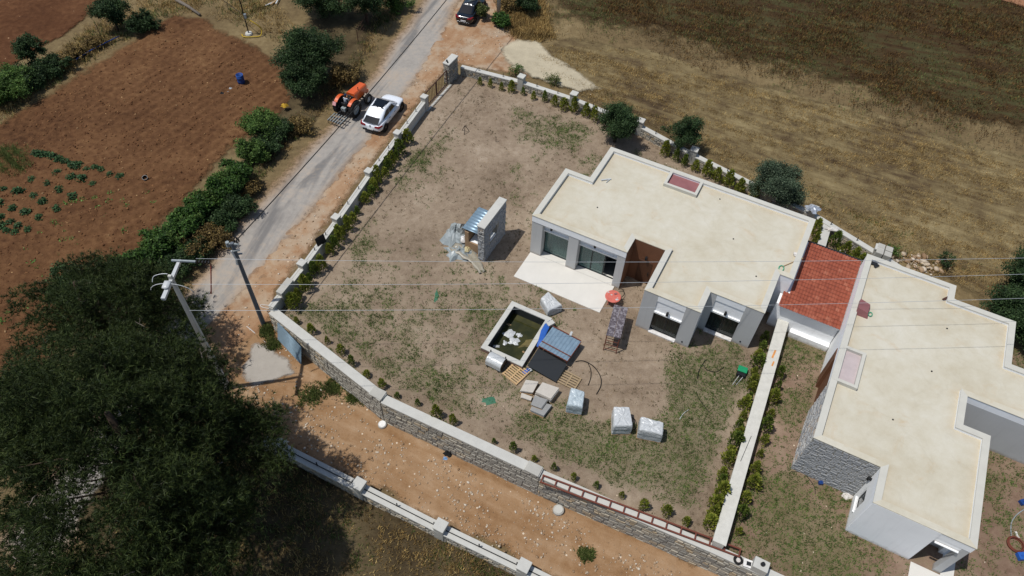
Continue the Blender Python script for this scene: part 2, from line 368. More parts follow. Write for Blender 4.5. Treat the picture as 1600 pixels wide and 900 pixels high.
sheet('sand_patch', px([(780, 78), (805, 62), (842, 64), (862, 86), (895, 106), (945, 142), (905, 148), (830, 124), (795, 108)]), 0.2, 26, M_sand, bumps(0.05, 0.5, 15), 0.9, 0.25, seed=10)
sheet('lane', px([(300, 590), (360, 540), (424, 494), (480, 528), (602, 648), (842, 758), (1040, 850), (1250, 945), (1180, 1010), (960, 955), (830, 890), (700, 828), (570, 762), (440, 700), (330, 660)]), 0.2, 3, M_lane, lane_relief, 0.8, 0.4, seed=11)
sheet('concrete_pad', px([(372, 575), (395, 530), (420, 535), (452, 560), (470, 590), (430, 600), (395, 612)]), 0.2, 14, M_cpad, bumps(0.03, 0.4, 23), 0.7, 0.35, seed=12)
sheet('verge', px([(600, 30), (566, 98), (530, 148), (495, 190), (440, 245), (388, 302), (338, 360), (286, 425), (200, 520), (150, 480), (250, 395), (320, 310), (400, 215), (440, 160), (420, 90), (470, 40), (540, 0)]), 0.3, 4, M_weedsoil, bumps(0.12, 0.8, 26), 1.2, 0.5, seed=17)
sheet('weedy_lot', px([(250, 560), (330, 660), (440, 705), (560, 765), (700, 832), (830, 893), (1000, 960), (900, 1100), (400, 1100), (100, 1000), (120, 800)]), 0.3, 2, M_weedsoil, bumps(0.15, 0.8, 17), 1.0, 0.6, seed=13)
ROADL = [(676, -50), (655, -10), (612, 50), (572, 108), (540, 150), (505, 190), (450, 245), (395, 305), (345, 362), (295, 425), (262, 468), (215, 530), (150, 620), (60, 740), (-40, 860)]
ROADR = [(60, 950), (180, 800), (270, 660), (330, 560), (385, 485), (440, 420), (505, 338), (560, 270), (606, 214), (655, 148), (702, 82), (722, 30), (752, -50)]
sheet('road', px(ROADL+ROADR)+[np.array((8.5, 128.0)), np.array((3.5, 129.0))], 0.3, 5, M_road, None, 2.0, 0.3, seed=14)

# ------------------------------------------------------------------ plot levels
POND = (-0.85, 2.15, 14.15, 18.5)               # a0, a1, b0, b1 of the pond's outer edge
LW = [(-14.35, 22.75), (-4.2, 24.75), (6.46, 24.45), (16.5, 23.85), (24, 23.6), (40, 23.5)]   # line of the lane wall
BW = [(-17.45, -6.9), (-11.44, -7.74), (-6.38, -7.82), (0, -7.29), (5.14, -6.04), (15.25, -4.08), (20.4, -2.36), (30, 1.0), (40, 4.0)]
RW = [(-17.75, -4.95), (-17.29, -1.01), (-16.66, 4.07), (-16.06, 8.99), (-15.29, 14.22), (-14.68, 18.93), (-14.35, 22.75)]
def w2(L): return [W(a, b)[:2] for a, b in L]
GRASSY = [(1100, 600, 3.2, .30), (1075, 650, 2.6, .36), (1150, 560, 2.0, .2), (1180, 600, 1.5, .2), (520, 560, 4.0, .26), (600, 620, 4, .14), (480, 500, 2.0, .22), (640, 250, 1.6, .3), (700, 215, 1.6, .34), (560, 370, 2.0, .26), (830, 205, 2.5, .25), (890, 215, 2.2, .22),
          (930, 680, 3.2, .26), (860, 690, 2.6, .18), (980, 700, 2.4, .3), (1080, 740, 3.0, .16), (700, 620, 4, .12), (1010, 770, 2.6, .12), (790, 500, 1.8, .16), (740, 480, 1.6, .12), (660, 470, 3.5, .1), (560, 480, 4, .12)]
_gp = [(G(u, v), r, s) for u, v, r, s in GRASSY]
BARE = [(980, 600, 2.6, .34), (960, 560, 2.4, .3), (740, 190, 4, .2), (760, 250, 4.5, .14), (700, 330, 3.5, .14), (650, 400, 3, .12), (1010, 620, 2.0, .3), (640, 520, 3.0, .10), (950, 470, 1.6, .3), (930, 640, 1.6, .15)]
_bp = [(G(u, v), r, s) for u, v, r, s in BARE]
GPOLY = w2(RW[::-1]+BW[:6]+[(15.9, -3.9), (15.95, 7.2), (16.75, 23.75)]+[LW[3], LW[2], LW[1], LW[0]])
def grass_fn(x, y):
    g = -.06+0.42*vnoise(x, y, 3.2, 21, 4)+.42*vnoise(x, y, .75, 22, 3)
    for p, r, s in _gp: g = g+s*np.exp(-((x-p[0])**2+(y-p[1])**2)/(r*r))
    for p, r, s in _bp: g = g-s*np.exp(-((x-p[0])**2+(y-p[1])**2)/(r*r))
    d = poly_sd(np.asarray(x), np.asarray(y), GPOLY); g = g-.3*np.exp(-((d-.9)/.6)**2)          # dug strip along the walls
    return g
def grass_fn2(x, y):
    g = .02+0.42*vnoise(x, y, 2.6, 31, 4)+.42*vnoise(x, y, .75, 32, 3)
    for p, r, s in [(G(1270, 540), 2.2, .3), (G(1230, 800), 3.0, .1), (G(1290, 850), 2.6, .2)]: g = g+s*np.exp(-((x-p[0])**2+(y-p[1])**2)/(r*r))
    return g
M_garden = ground_mat('garden_soil', [(0.33, hexc('6a563e')), (0.45, hexc('8b7459')), (0.55, hexc('9e876a')), (0.68, hexc('b59f84'))], big=0.2, mid=1.7, fine=13, grass=(hexc('3a4023'), hexc('5c5b36'), 0.5), pebble=(2.4, 0.12, 0.93, hexc('c2b197')), adj=(0.72, 0.9))
M_yard = ground_mat('yard_soil', [(0.33, hexc('6b4f38')), (0.45, hexc('83654c')), (0.55, hexc('95775d')), (0.68, hexc('ab8d70'))], big=0.2, mid=1.7, fine=13, grass=(hexc('3f4524'), hexc('606136'), 0.5), pebble=(2.4, 0.14, 0.9, hexc('c8b8a0')), adj=(0.72, 0.92))
pond_hole = w2([(POND[0]+.1, POND[2]+.1), (POND[1]-.1, POND[2]+.1), (POND[1]-.1, POND[3]-.1), (POND[0]+.1, POND[3]-.1)])
DIV0, DIV1 = (15.95, 7.2), (16.75, 23.75)
g1 = RW[::-1]+BW[:6]+[(15.9, -3.9), DIV0, DIV1]+[LW[3], LW[2], LW[1], LW[0]]
sheet('garden', w2(g1), 0.17, 0, M_garden, bumps(0.05, 0.5, 18), 0.3, 0.0, base=flat0, grass=grass_fn, holes=[pond_hole], rz=TH, seed=15)
g2 = [(15.9, -3.9)]+BW[6:]+[LW[5], LW[4], DIV1, DIV0]
sheet('yard', w2(g2), 0.2, 0, M_yard, bumps(0.05, 0.5, 19), 0.3, 0.0, base=flat0, grass=grass_fn2, rz=TH, seed=16)
for nm in ('garden', 'yard'): bpy.data.objects[nm].location.z = 0.0
# ------------------------------------------------------------------ shared materials
M_white = wall_mat('white_render', hexc('f2f2f0'))
M_bluewhite = wall_mat('pale_blue_render', hexc('f2f3f3'))
M_grey = wall_mat('grey_render', hexc('b9b9b7'))
M_coping = plain('coping_plaster', hexc('bcb9ae'), 0.85, 0.08, 1.5, 0.25)
def deck():
    t = NT('roof_membrane'); n1 = t.noise(0.22, 4, 0.6); n2 = t.noise(1.4, 6, 0.65); n3 = t.noise(22, 3)
    col = t.ramp(t.math('ADD', t.math('MULTIPLY', n1, 0.5), t.math('ADD', t.math('MULTIPLY', n2, 0.35), t.math('MULTIPLY', n3, 0.15))), [(0.32, hexc('b0a68f')), (0.5, hexc('bdb6a3')), (0.66, hexc('c6c1b2'))])
    st = t.ramp(t.noise(0.55, 5, 0.7, dist=0.6), [(0.57, 0.0), (0.75, 1.0)]); col = t.mix(t.math('MULTIPLY', st, 0.55), col, hexc('b59c78'))
    pd_ = t.ramp(t.noise(0.35, 3, 0.5, dist=1.2), [(0.40, 0.0), (0.425, 1.0), (0.45, 0.0)]); col = t.mix(t.math('MULTIPLY', pd_, 0.08), col, hexc('8f8672'))
    e_ = t.attr('dirt'); dn = t.ramp(t.math('MULTIPLY', e_, t.math('ADD', .25, t.math('MULTIPLY', t.noise(.9, 5, .7), 1.4))), [(.3, 0.0), (.95, 1.0)]); col = t.mix(t.math('MULTIPLY', dn, .3), col, hexc('a38c69'))
    t.bump(n3, 0.15, 0.01); return t.fin(col, 0.9, 0.15)
M_deck = deck()
M_brown = plain('brown_cladding', hexc('6b4731'), 0.7, 0.15, 2.0, 0.2)
M_black = plain('black_metal', hexc('1c1d1f'), 0.5, 0.2, 4, 0.05)
M_frame = plain('dark_window_frame', hexc('26282a'), 0.45, 0.2, 4, 0.0)
M_glass = glass_mat('window_glass', hexc('55706c'), 0.03, 0.5)
M_glassd = glass_mat('dark_window_glass', hexc('1d2725'), 0.03, 0.6)
M_curtain = plain('curtain', hexc('b4bdb6'), 0.9, 0.12, 2.5, 0.1)
M_interior = plain('interior_wall', hexc('6a6c68'), 0.9, 0.1)
M_red = plain('dark_red_liner', hexc('8a5b5b'), 0.6, 0.15, 1.5, 0.1)
M_conc = plain('concrete', hexc('aaa79e'), 0.9, 0.12, 2.0, 0.3)
M_concl = plain('pale_concrete', hexc('b9b7af'), 0.9, 0.12, 1.6, 0.3)
M_patio = plain('white_patio_concrete', hexc('cfcbc2'), 0.9, 0.07, 0.9, 0.2)
M_stone = stone_mat('grey_field_stone', [(0, hexc('7c7972')), (0.35, hexc('9c978c')), (0.7, hexc('b0a897')), (0.9, hexc('b09a78')), (1, hexc('c8c0b0'))])
M_stoned = stone_mat('slate_stone', [(0, hexc('808183')), (0.4, hexc('a3a4a4')), (0.7, hexc('bbb9b3')), (0.88, hexc('a8937a')), (1, hexc('d6d4ce'))])
M_mortar = plain('mortar', hexc('8a867d'), 0.95, 0.15, 6, 0.4)
M_rust = plain('rust_brown_steel', hexc('6b3a2c'), 0.7, 0.2, 6, 0.2)
M_iron = plain('brown_iron', hexc('4a3028'), 0.6, 0.2, 6, 0.1)
M_wood = plain('raw_wood', hexc('a58863'), 0.85, 0.2, 5, 0.3)
M_galv = plain('galvanised_sheet', hexc('8aa0ae'), 0.45, 0.12, 2.5, 0.05, metal=0.5)
M_wrap = plain('white_shrink_wrap', hexc('b9bbba'), 0.32, 0.1, 5, 0.6, spec=0.5, bs=6, bd=0.04)
M_plast = plain('grey_plastic_sheet', hexc('8f9696'), 0.4, 0.18, 3, 0.5, spec=0.5, bs=6)
M_blue = plain('blue_plastic', hexc('2a5aa8'), 0.5, 0.2, 4, 0.2)
M_bluedk = plain('dark_blue_plastic', hexc('1f3f7a'), 0.45, 0.15, 4, 0.1)
M_rubber = plain('black_rubber', hexc('1b1a19'), 0.8, 0.2, 6, 0.2)

# ------------------------------------------------------------------ stone faces: every stone proud of the mortar
def stones_on(p0, p1, z0, z1, rng, w=(0.25, 0.5), h=(0.16, 0.28), proud=(0.01, 0.05), gap=0.012, clip=None):
    """list of (verts, faces) per stone on the vertical face from p0 to p1 (outside is to the right of p0->p1); z0, z1 numbers or functions of the distance"""
    p0 = np.array(p0[:2], float); p1 = np.array(p1[:2], float); L = float(np.linalg.norm(p1-p0)); d = (p1-p0)/L; n = np.array([d[1], -d[0]])
    f0 = z0 if callable(z0) else (lambda s: z0); f1 = z1 if callable(z1) else (lambda s: z1)
    out = []; zmin = min(f0(s) for s in np.linspace(0, L, 9)); zmax = max(f1(s) for s in np.linspace(0, L, 9)); z = zmin
    while z < zmax-0.05:
        hh = rng.uniform(*h); hh = min(hh, zmax-z); s = -rng.uniform(0, w[0])
        while s < L:
            ww = rng.uniform(*w); s0 = max(0, s); s1 = min(L, s+ww); s += ww
            if s1-s0 < 0.06: continue
            mid = (s0+s1)/2; a = max(z, f0(mid)); b = min(z+hh, f1(mid))
            if b-a < 0.05: continue
            if clip and clip(mid, (a+b)/2): continue
            pr = rng.uniform(*proud); j = lambda q: rng.uniform(-q, q)
            P = [(s0+gap, a+gap), (s1-gap, a+gap), (s1-gap, b-gap), (s0+gap, b-gap)]
            jt = min(0.035, (b-a)*0.18)
            P = [(x+j(jt), y+j(jt)) for x, y in P]; cx = sum(q[0] for q in P)/4; cy = sum(q[1] for q in P)/4
            V = []
            for (x, y), o in [(q, -0.01) for q in P]+[((cx+(q[0]-cx)*0.86, cy+(q[1]-cy)*0.82), pr+j(0.008)) for q in P]:
                w3 = p0+d*min(max(x, 0.0), L)+n*o; V.append((w3[0], w3[1], y))
            out.append((V, [(4, 5, 6, 7), (0, 1, 5, 4), (1, 2, 6, 5), (2, 3, 7, 6), (3, 0, 4, 7)]))
        z += hh
    return out
def stones_build(sets, parent, mat, rng, singles=0, key=None):
    S = [s for q in sets for s in q]
    if key: S.sort(key=lambda s: key(s[0][4]))
    off = parent.matrix_basis.inverted() if parent is not None else Matrix.Identity(4)
    loc = lambda V: [off @ Vector(v) for v in V]
    for V, F in S[:singles]:
        c = Vector(V[0]); q = loc(V); b = MB(); b.add([v-q[0] for v in q], F); o = b.build('stone', mat, parent); o.location = q[0]
    if S[singles:]:
        b = MB()
        for V, F in S[singles:]: b.add(loc(V), F)
        b.build('stone_facing', mat, parent, kind='stuff')

# ------------------------------------------------------------------ houses
def inset(poly, d):
    n = len(poly); ar = sum(poly[i][0]*poly[(i+1) % n][1]-poly[(i+1) % n][0]*poly[i][1] for i in range(n)); sgn = 1 if ar > 0 else -1; out = []
    for i in range(n):
        p = np.array(poly[i-1], float); q = np.array(poly[i], float); r = np.array(poly[(i+1) % n], float)
        e = (q-p)/np.linalg.norm(q-p); f = (r-q)/np.linalg.norm(r-q)
        n1 = sgn*np.array([-e[1], e[0]]); n2 = sgn*np.array([-f[1], f[0]])
        out.append(tuple(q+d*(n1+n2)/(1+n1@n2)))
    return out
def ring(b, po, pi, z0, z1):
    n = len(po); V = [(x, y, z0) for x, y in po]+[(x, y, z1) for x, y in po]+[(x, y, z0) for x, y in pi]+[(x, y, z1) for x, y in pi]; F = []
    ar = sum(po[i][0]*po[(i+1) % n][1]-po[(i+1) % n][0]*po[i][1] for i in range(n))
    for i in range(n):
        j = (i+1) % n; q = [(i, j, n+j, n+i), (n+i, n+j, 3*n+j, 3*n+i), (3*n+i, 3*n+j, 2*n+j, 2*n+i), (2*n+i, 2*n+j, j, i)]
        F += q if ar > 0 else [t[::-1] for t in q]
    b.add(V, F)
def L2(poly): return [(a, -b) for a, b in poly]
def wallseg(root, mat, a0, b0, a1, b1, z0, z1, th=0.25, name='wall'):
    """a wall box whose outer face runs from (a0,b0) to (a1,b1); outside to the right of that direction in the (a,-b) frame"""
    p = np.array([a0, -b0]); q = np.array([a1, -b1]); d = (q-p)/np.linalg.norm(q-p); n = np.array([-d[1], d[0]])
    P = [tuple(p), tuple(q), tuple(q+n*th), tuple(p+n*th)]
    m_ = MB(); m_.prism(P, z0, z1); return m_.build(name, mat, root)
def window(root, a0, a1, b, z0, z1, panels, glass, depth=0.08, open_=None, curtain=True):
    """glazing in a front (b = constant) opening, facing +b"""
    y = -b
    w_ = MB(); t = 0.06
    w_.b(a0, a1, y-depth/2, y+depth/2, z1-t, z1); w_.b(a0, a1, y-depth/2, y+depth/2, z0, z0+t)
    w_.b(a0, a0+t, y-depth/2, y+depth/2, z0+t, z1-t); w_.b(a1-t, a1, y-depth/2, y+depth/2, z0+t, z1-t)
    for k in range(1, panels): c = a0+(a1-a0)*k/panels; w_.b(c-.03, c+.03, y-depth/2+.005, y+depth/2-.005, z0+t, z1-t)
    wo = w_.build('window', M_frame, root)
    for k in range(panels):
        if open_ is not None and k == open_: continue
        g0 = a0+(a1-a0)*k/panels+.04; g1_ = a0+(a1-a0)*(k+1)/panels-.04
        part('pane', glass, wo, lambda m_: m_.b(g0, g1_, y-.012, y+.012, z0+t, z1-t))
    if curtain:
        n = 40; V = []; F = []
        for i in range(n+1):
            x = a0+.1+(a1-a0-.2)*i/n
            if open_ is not None and x > a0+(a1-a0)*open_/panels: x = a0+(a1-a0)*open_/panels-.02
            yy = y+.28+.04*math.sin(i*1.35)
            V += [(x, yy, z0+.05), (x, yy, z1-.08)]
        F = [(2*i, 2*i+2, 2*i+3, 2*i+1) for i in range(n)]
        b = MB(); b.add(V, F); b.build('curtain', M_curtain, wo)
    return wo
def lamp(root, a, b, z, face='b'):
    m_ = MB(); y = -b
    if face == 'b': m_.box((a, y-.05, z), (.12, .1, .14)); m_.cyl((a, y-.16, z-.12), (a, y-.16, z+.12), .085, .085, 10); m_.box((a, y-.1, z), (.05, .1, .05))
    else: m_.box((a-.05, y, z), (.1, .12, .14)); m_.cyl((a-.16, y, z-.12), (a-.16, y, z+.12), .085, .085, 10); m_.box((a-.1, y, z), (.1, .05, .05))
    m_.build('wall_lamp', M_black, root)
def flat_roof(root, poly, ztop=3.9, zdeck=3.64, zb=3.3, pw=0.34, wall=M_bluewhite):
    P = L2(poly); Q = inset(P, pw)
    m_ = MB(); ring(m_, P, Q, zb, ztop-.05); m_.build('parapet', wall, root)
    po, pi_ = inset(P, -.025), inset(P, pw+.02)
    for i in range(len(P)):                      # one coping length per edge; the front lengths carry the roof membrane
        j = (i+1) % len(P); front = abs(P[i][1]-P[j][1]) < .01 and (P[j][0]-P[i][0])*(pi_[i][1]-P[i][1]) != 0 and pi_[i][1] > P[i][1]
        c = MB(); c.prism([po[i], po[j], pi_[j], pi_[i]], ztop-.048, ztop); c.build('coping', M_deck if front else M_coping, root)
    d = MB(); d.prism(inset(P, pw-.05), zdeck-.15, zdeck); d.build('roof_slab', M_deck, root)
    I = inset(P, pw-.12); X, Y = np.meshgrid(np.arange(min(p[0] for p in I), max(p[0] for p in I), .2), np.arange(min(p[1] for p in I), max(p[1] for p in I), .2)); sd_ = poly_sd(X, Y, I); k = sd_ > 0; k = k[:-1, :-1] & k[1:, :-1] & k[:-1, 1:] & k[1:, 1:]
    nx = X.shape[1]; jj, ii = np.nonzero(k); a = jj*nx+ii; F = np.stack([a, a+1, a+1+nx, a+nx], 1); us, inv = np.unique(F, return_inverse=True); Z = zdeck+.004+.03*vnoise(X, Y, 2.5, 3, 2)
    me = np_mesh('roof_deck', np.stack([X.ravel(), Y.ravel(), Z.ravel()], 1)[us], inv.reshape(F.shape), True); fattr(me, 'dirt', np.exp(-np.maximum(sd_.ravel()[us]-.1, 0)/.7)); link('roof_deck', me, M_deck, root)

H1 = [(0, 0), (15.4, 0), (15.4, 6.15), (14.5, 6.15), (14.5, 9.8), (10.98, 9.8), (10.98, 11.7), (7.25, 11.7), (7.25, 7.85), (5.05, 7.85), (5.05, 9.3), (-1.95, 9.3), (-1.95, 3.88), (0, 3.88)]
h1 = empty('house', 'white flat-roofed villa in the middle with cream roof and white terrace in front', 'house', W(0, 0), TH, 'pair of flat-roofed villas')
flat_roof(h1, H1)
def perimeter(root, pts, z1=3.3):
    """plain walls without openings, one part each"""
    for (p, q, mt) in pts: wallseg(root, mt, p[0], p[1], q[0], q[1], 0, z1)
T = .25
perimeter(h1, [((15.4, 0), (0, 0), M_white), ((0, T), (0, 3.88), M_white), ((-T*0+0, 3.88), (-1.95, 3.88), M_white), ((-1.95, 3.88+T), (-1.95, 8.4), M_white),
               ((15.4, 6.15), (15.4, T), M_white), ((14.5, 6.15), (15.4-T, 6.15), M_white), ((14.5, 9.45), (14.5, 6.15+T), M_white),
               ((10.98, 11.35), (10.98, 9.8), M_bluewhite), ((7.25, 7.85+T), (7.25, 11.35), M_bluewhite)])
# interiors: floor and partition behind the glazing
part('floor', M_interior, h1, lambda m_: (m_.b(-1.6, 4.7, -9.0, -4.2, 0.0, 0.06), m_.b(7.6, 14.2, -9.4, -6.5, 0.0, 0.06), m_.b(7.6, 10.7, -11.3, -9.4, 0.0, 0.06)))
part('partition', M_interior, h1, lambda m_: m_.b(-1.6, 4.7, -5.2, -5.0, 0.06, 3.3)); part('partition', M_interior, h1, lambda m_: m_.b(7.6, 14.2, -7.6, -7.4, 0.06, 3.3))
# left living room front: pillars, recessed lintel, glazing
for a0, a1 in ((-1.95, -1.12), (0.88, 1.62), (4.48, 5.05)): part('pillar', M_grey, h1, lambda m_: m_.b(a0, a1, -9.27, -8.4, 0, 3.3), bevel=.01)
for a0, a1 in ((-1.12, 0.88), (1.62, 4.48)):
    part('lintel', M_bluewhite, h1, lambda m_: m_.b(a0, a1, -8.86, -8.5, 2.55, 3.3)); part('drip_ledge', M_white, h1, lambda m_: m_.b(a0, a1, -8.98, -8.5, 2.45, 2.55))
window(h1, -1.12, 0.88, 8.7, 0.08, 2.45, 1, M_glass)
window(h1, 1.62, 4.48, 8.7, 0.08, 2.45, 3, M_glass, open_=2)
part('threshold', M_patio, h1, lambda m_: (m_.b(-1.12, 0.88, -9.27, -8.5, 0.0, 0.08), m_.b(1.62, 4.48, -9.27, -8.5, 0.0, 0.08)))
lamp(h1, -0.55, 8.87, 2.95); lamp(h1, 2.75, 8.87, 2.95)
# brown entrance niche
wallseg(h1, M_brown, 5.05, 8.4, 5.05, 7.85, 0, 3.3); wallseg(h1, M_brown, 5.05, 7.85, 7.25, 7.85, 0, 3.3)
part('cladding', M_brown, h1, lambda m_: (m_.b(5.05, 5.08, -9.24, -7.88, 0.0, 3.84), m_.b(5.05, 7.22, -7.88, -7.85, 0.0, 3.84)))
dr = part('front_door', plain('dark_brown_door', hexc('4a3022'), 0.5), h1, lambda m_: m_.b(5.7, 6.65, -7.93, -7.88, 0.02, 2.2), bevel=.01)
part('handle', M_black, dr, lambda m_: m_.b(6.5, 6.54, -7.99, -7.93, 0.9, 1.25)); lamp(h1, 6.15, 7.88, 2.6)
# two bedroom fronts
def bedroom(root, a0, a1, b, w0, w1, side=True):
    part('pillar', M_grey, root, lambda m_: m_.b(a0, w0, -b+.02, -b+.7, 0, 3.3)); part('pillar', M_grey, root, lambda m_: m_.b(w1, a1, -b+.02, -b+.7, 0, 3.3))
    part('pier_facing', M_grey, root, lambda m_: (m_.b(a0-.004, w0, -b-.006, -b+.02, 0, 3.84), m_.b(w1, a1+.004, -b-.006, -b+.02, 0, 3.84)))
    part('lintel', M_bluewhite, root, lambda m_: m_.b(w0, w1, -b+.05, -b+.45, 2.3, 3.3)); part('drip_ledge', M_white, root, lambda m_: m_.b(w0, w1, -b-.05, -b+.4, 2.16, 2.3))
    part('window_sill', M_white, root, lambda m_: m_.b(w0, w1, -b-.1, -b+.35, 0.0, .14))
    window(root, w0, w1, b-.22, .14, 2.16, 2, M_glassd)
    lamp(root, (w0+w1)/2-.05, b, 2.62)
    part('wall_socket', M_black, root, lambda m_: m_.b(w1+(a1-w1)*.45, w1+(a1-w1)*.45+.09, -b-.03, -b, .35, .46))
bedroom(h1, 7.25, 10.98, 11.7, 8.2, 10.05); bedroom(h1, 10.98, 14.5, 9.8, 11.45, 13.35)
# roof details
def shaft(root, a0, a1, b0, b1, z=3.9, fl=None):
    P = L2([(a0, b0), (a1, b0), (a1, b1), (a0, b1)]); m_ = MB(); ring(m_, P, inset(P, .2), 3.5, z+.012); m_.build('shaft_kerb', M_coping, root)
    d = MB(); d.prism(inset(P, .18), 3.52, 3.705); return d.build('shaft_floor', fl or M_red, root)
shaft(h1, 4.85, 7.35, 0.06, 1.82)
for a, b in ((1.6, 6.2), (13.2, 6.9), (8.9, 1.1), (10.9, 4.4)):
    part('roof_drain', M_black, h1, lambda m_: m_.cyl((a, -b, 3.63), (a, -b, 3.69), .05, .05, 10))

H2 = [(19.25, 1.5), (24.9, 1.5), (24.9, 2.75), (28.6, 2.75), (28.6, 6.35), (33.5, 6.35), (33.5, 9.95), (26.5, 9.95), (26.5, 12.1), (27.95, 12.1), (27.95, 19.2), (22.87, 19.2), (22.87, 16.95), (19.25, 16.95)]
h2 = empty('house', 'white flat-roofed villa at the right edge with a stone-clad end wall', 'house', W(0, 0), TH, 'pair of flat-roofed villas')
flat_roof(h2, H2)
perimeter(h2, [((24.9, 1.5), (19.25, 1.5), M_white), ((28.6, 2.75), (24.9, 2.75), M_white), ((24.9, 2.75-.02), (24.9, 1.5+T), M_white), ((28.6, 6.35), (28.6, 2.75+T), M_white), ((33.5, 6.35), (28.6, 6.35), M_white),
               ((26.5, 9.95), (33.5, 9.95), M_grey), ((26.5, 12.1), (26.5, 9.95), M_grey), ((27.95, 12.1), (26.5, 12.1), M_white), ((27.95, 18.0), (27.95, 12.1+T), M_white), ((33.5, 9.95-T), (33.5, 6.35+T), M_white),
               ((19.25, 1.5+T), (19.25, 9.7), M_white), ((19.25, 12.7), (19.25, 16.95-T), M_mortar), ((19.25, 16.95), (22.87, 16.95), M_mortar),
               ((22.87, 19.2), (26.3, 19.2), M_bluewhite)])
part('cladding', M_brown, h2, lambda m_: m_.b(19.4, 19.6, -12.7, -9.7, 0, 3.3)); part('brown_panel', M_brown, h2, lambda m_: m_.b(19.21, 19.4, -10.6, -9.72, 0, 3.28))
part('fascia_facing', M_bluewhite, h2, lambda m_: m_.b(22.88, 26.3, -19.23, -19.2, 0, 3.84))
# west return wall with a window
for q_ in ((-17.45, -16.97, 0, 3.3), (-18.95, -18.35, 0, 3.3), (-18.35, -17.45, 0, .9), (-18.35, -17.45, 2.3, 3.3)): part('wall', M_white, h2, lambda m_: m_.b(22.87, 23.1, *q_))
wo = part('window', M_frame, h2, lambda m_: (m_.b(22.95, 23.0, -18.35, -17.45, .9, .96), m_.b(22.95, 23.0, -18.35, -17.45, 2.24, 2.3), m_.b(22.95, 23.0, -17.51, -17.45, .96, 2.24), m_.b(22.95, 23.0, -18.35, -18.29, .96, 2.24)))
part('pane', M_glassd, wo, lambda m_: m_.b(22.965, 22.98, -18.29, -17.51, .96, 2.24)); part('window_sill', M_white, h2, lambda m_: m_.b(22.78, 22.95, -18.42, -17.38, .82, .9))
lamp(h2, 22.87, 17.2, 2.75, 'a')
# porch at the corner: pier, beam and inner walls
part('pillar', M_grey, h2, lambda m_: m_.b(27.55, 27.93, -19.18, -18.8, 0, 3.3)); part('porch_wall', M_grey, h2, lambda m_: m_.b(26.3, 27.7, -17.75, -17.5, 0, 3.3)); part('wall', M_grey, h2, lambda m_: m_.b(26.1, 26.3, -19.2, -17.75, 0, 3.3))
part('porch_beam', M_white, h2, lambda m_: m_.b(26.3, 27.55, -19.18, -18.9, 2.9, 3.3)); part('awning_rail', M_white, h2, lambda m_: m_.cyl((26.35, -19.3, 3.0), (27.5, -19.3, 3.0), .06))
shaft(h2, 19.3, 20.75, 9.8, 12.6, fl=plain('pale_pink_liner', hexc('b3a6a4'), .7, .15, 1.5, .1))
part('roof_hatch', M_red, h2, lambda m_: m_.hexa([(19.55, -6.9, 3.64), (20.35, -6.9, 3.64), (20.35, -5.9, 3.64), (19.55, -5.9, 3.64), (19.55, -6.8, 4.25), (20.2, -6.8, 4.05), (20.2, -6.0, 4.05), (19.55, -6.0, 4.25)]))
for a, b in ((24.5, 9.0), (23.0, 13.5), (24.9, 5.2)): part('roof_drain', M_black, h2, lambda m_: m_.cyl((a, -b, 3.63), (a, -b, 3.69), .05, .05, 10))
rng = np.random.default_rng(5)
part('stone_backing', M_mortar, h2, lambda m_: m_.b(19.25, 22.87, -16.956, -16.95, 3.3, 3.84)); part('stone_backing', M_mortar, h2, lambda m_: m_.b(19.244, 19.25, -16.95, -12.7, 3.3, 3.84))
h2m = Matrix.LocRotScale(Vector(W(0, 0)), Matrix.Rotation(TH, 3, 'Z'), None)
bpy.context.view_layer.update()
stones_build([stones_on(W(19.25, 16.95), W(22.87, 16.95), 0.0, 3.82, rng, (0.22, 0.5), (0.11, 0.18), (.01, .04))], h2, M_stoned, rng, 300)
stones_build([stones_on(W(19.25, 12.7), W(19.25, 16.95), 0.0, 3.82, rng, (0.22, 0.5), (0.11, 0.18), (.01, .04))], h2, M_stoned, rng, 0)

# red tiled link roof between the villas
lk = empty('link_building', 'small blue-white annex with red tiled roof between the two villas', 'building', W(17.3, 4.3), TH)
ox, oy = 17.3, -4.3
def lk_z(b): return 2.85-(b-1.25)*0.06
for q_ in ((15.05-ox, 19.2-ox, -7.2-oy, -6.95-oy, 0, 2.36), (15.42-ox, 19.2-ox, -1.6-oy, -1.35-oy, 0, 2.65), (15.05-ox, 15.25-ox, -6.95-oy, -6.25-oy, 0, 2.36)): part('wall', M_bluewhite, lk, lambda m_: m_.b(*q_))
part('plinth', M_white, lk, lambda m_: m_.b(16.6-ox, 19.2-ox, -7.55-oy, -7.2-oy, 0, .55))
part('roof_slab', M_white, lk, lambda m_: m_.hexa([(15.42-ox, -7.45-oy, lk_z(7.45)-.14), (19.22-ox, -7.45-oy, lk_z(7.45)-.14), (19.22-ox, -1.2-oy, lk_z(1.2)-.14), (15.42-ox, -1.2-oy, lk_z(1.2)-.14), (15.42-ox, -7.45-oy, lk_z(7.45)-.04), (19.22-ox, -7.45-oy, lk_z(7.45)-.04), (19.22-ox, -1.2-oy, lk_z(1.2)-.04), (15.42-ox, -1.2-oy, lk_z(1.2)-.04)]))
part('gutter', M_frame, lk, lambda m_: m_.b(15.42-ox, 19.22-ox, -1.2-oy, -1.08-oy, 2.72, 2.86))
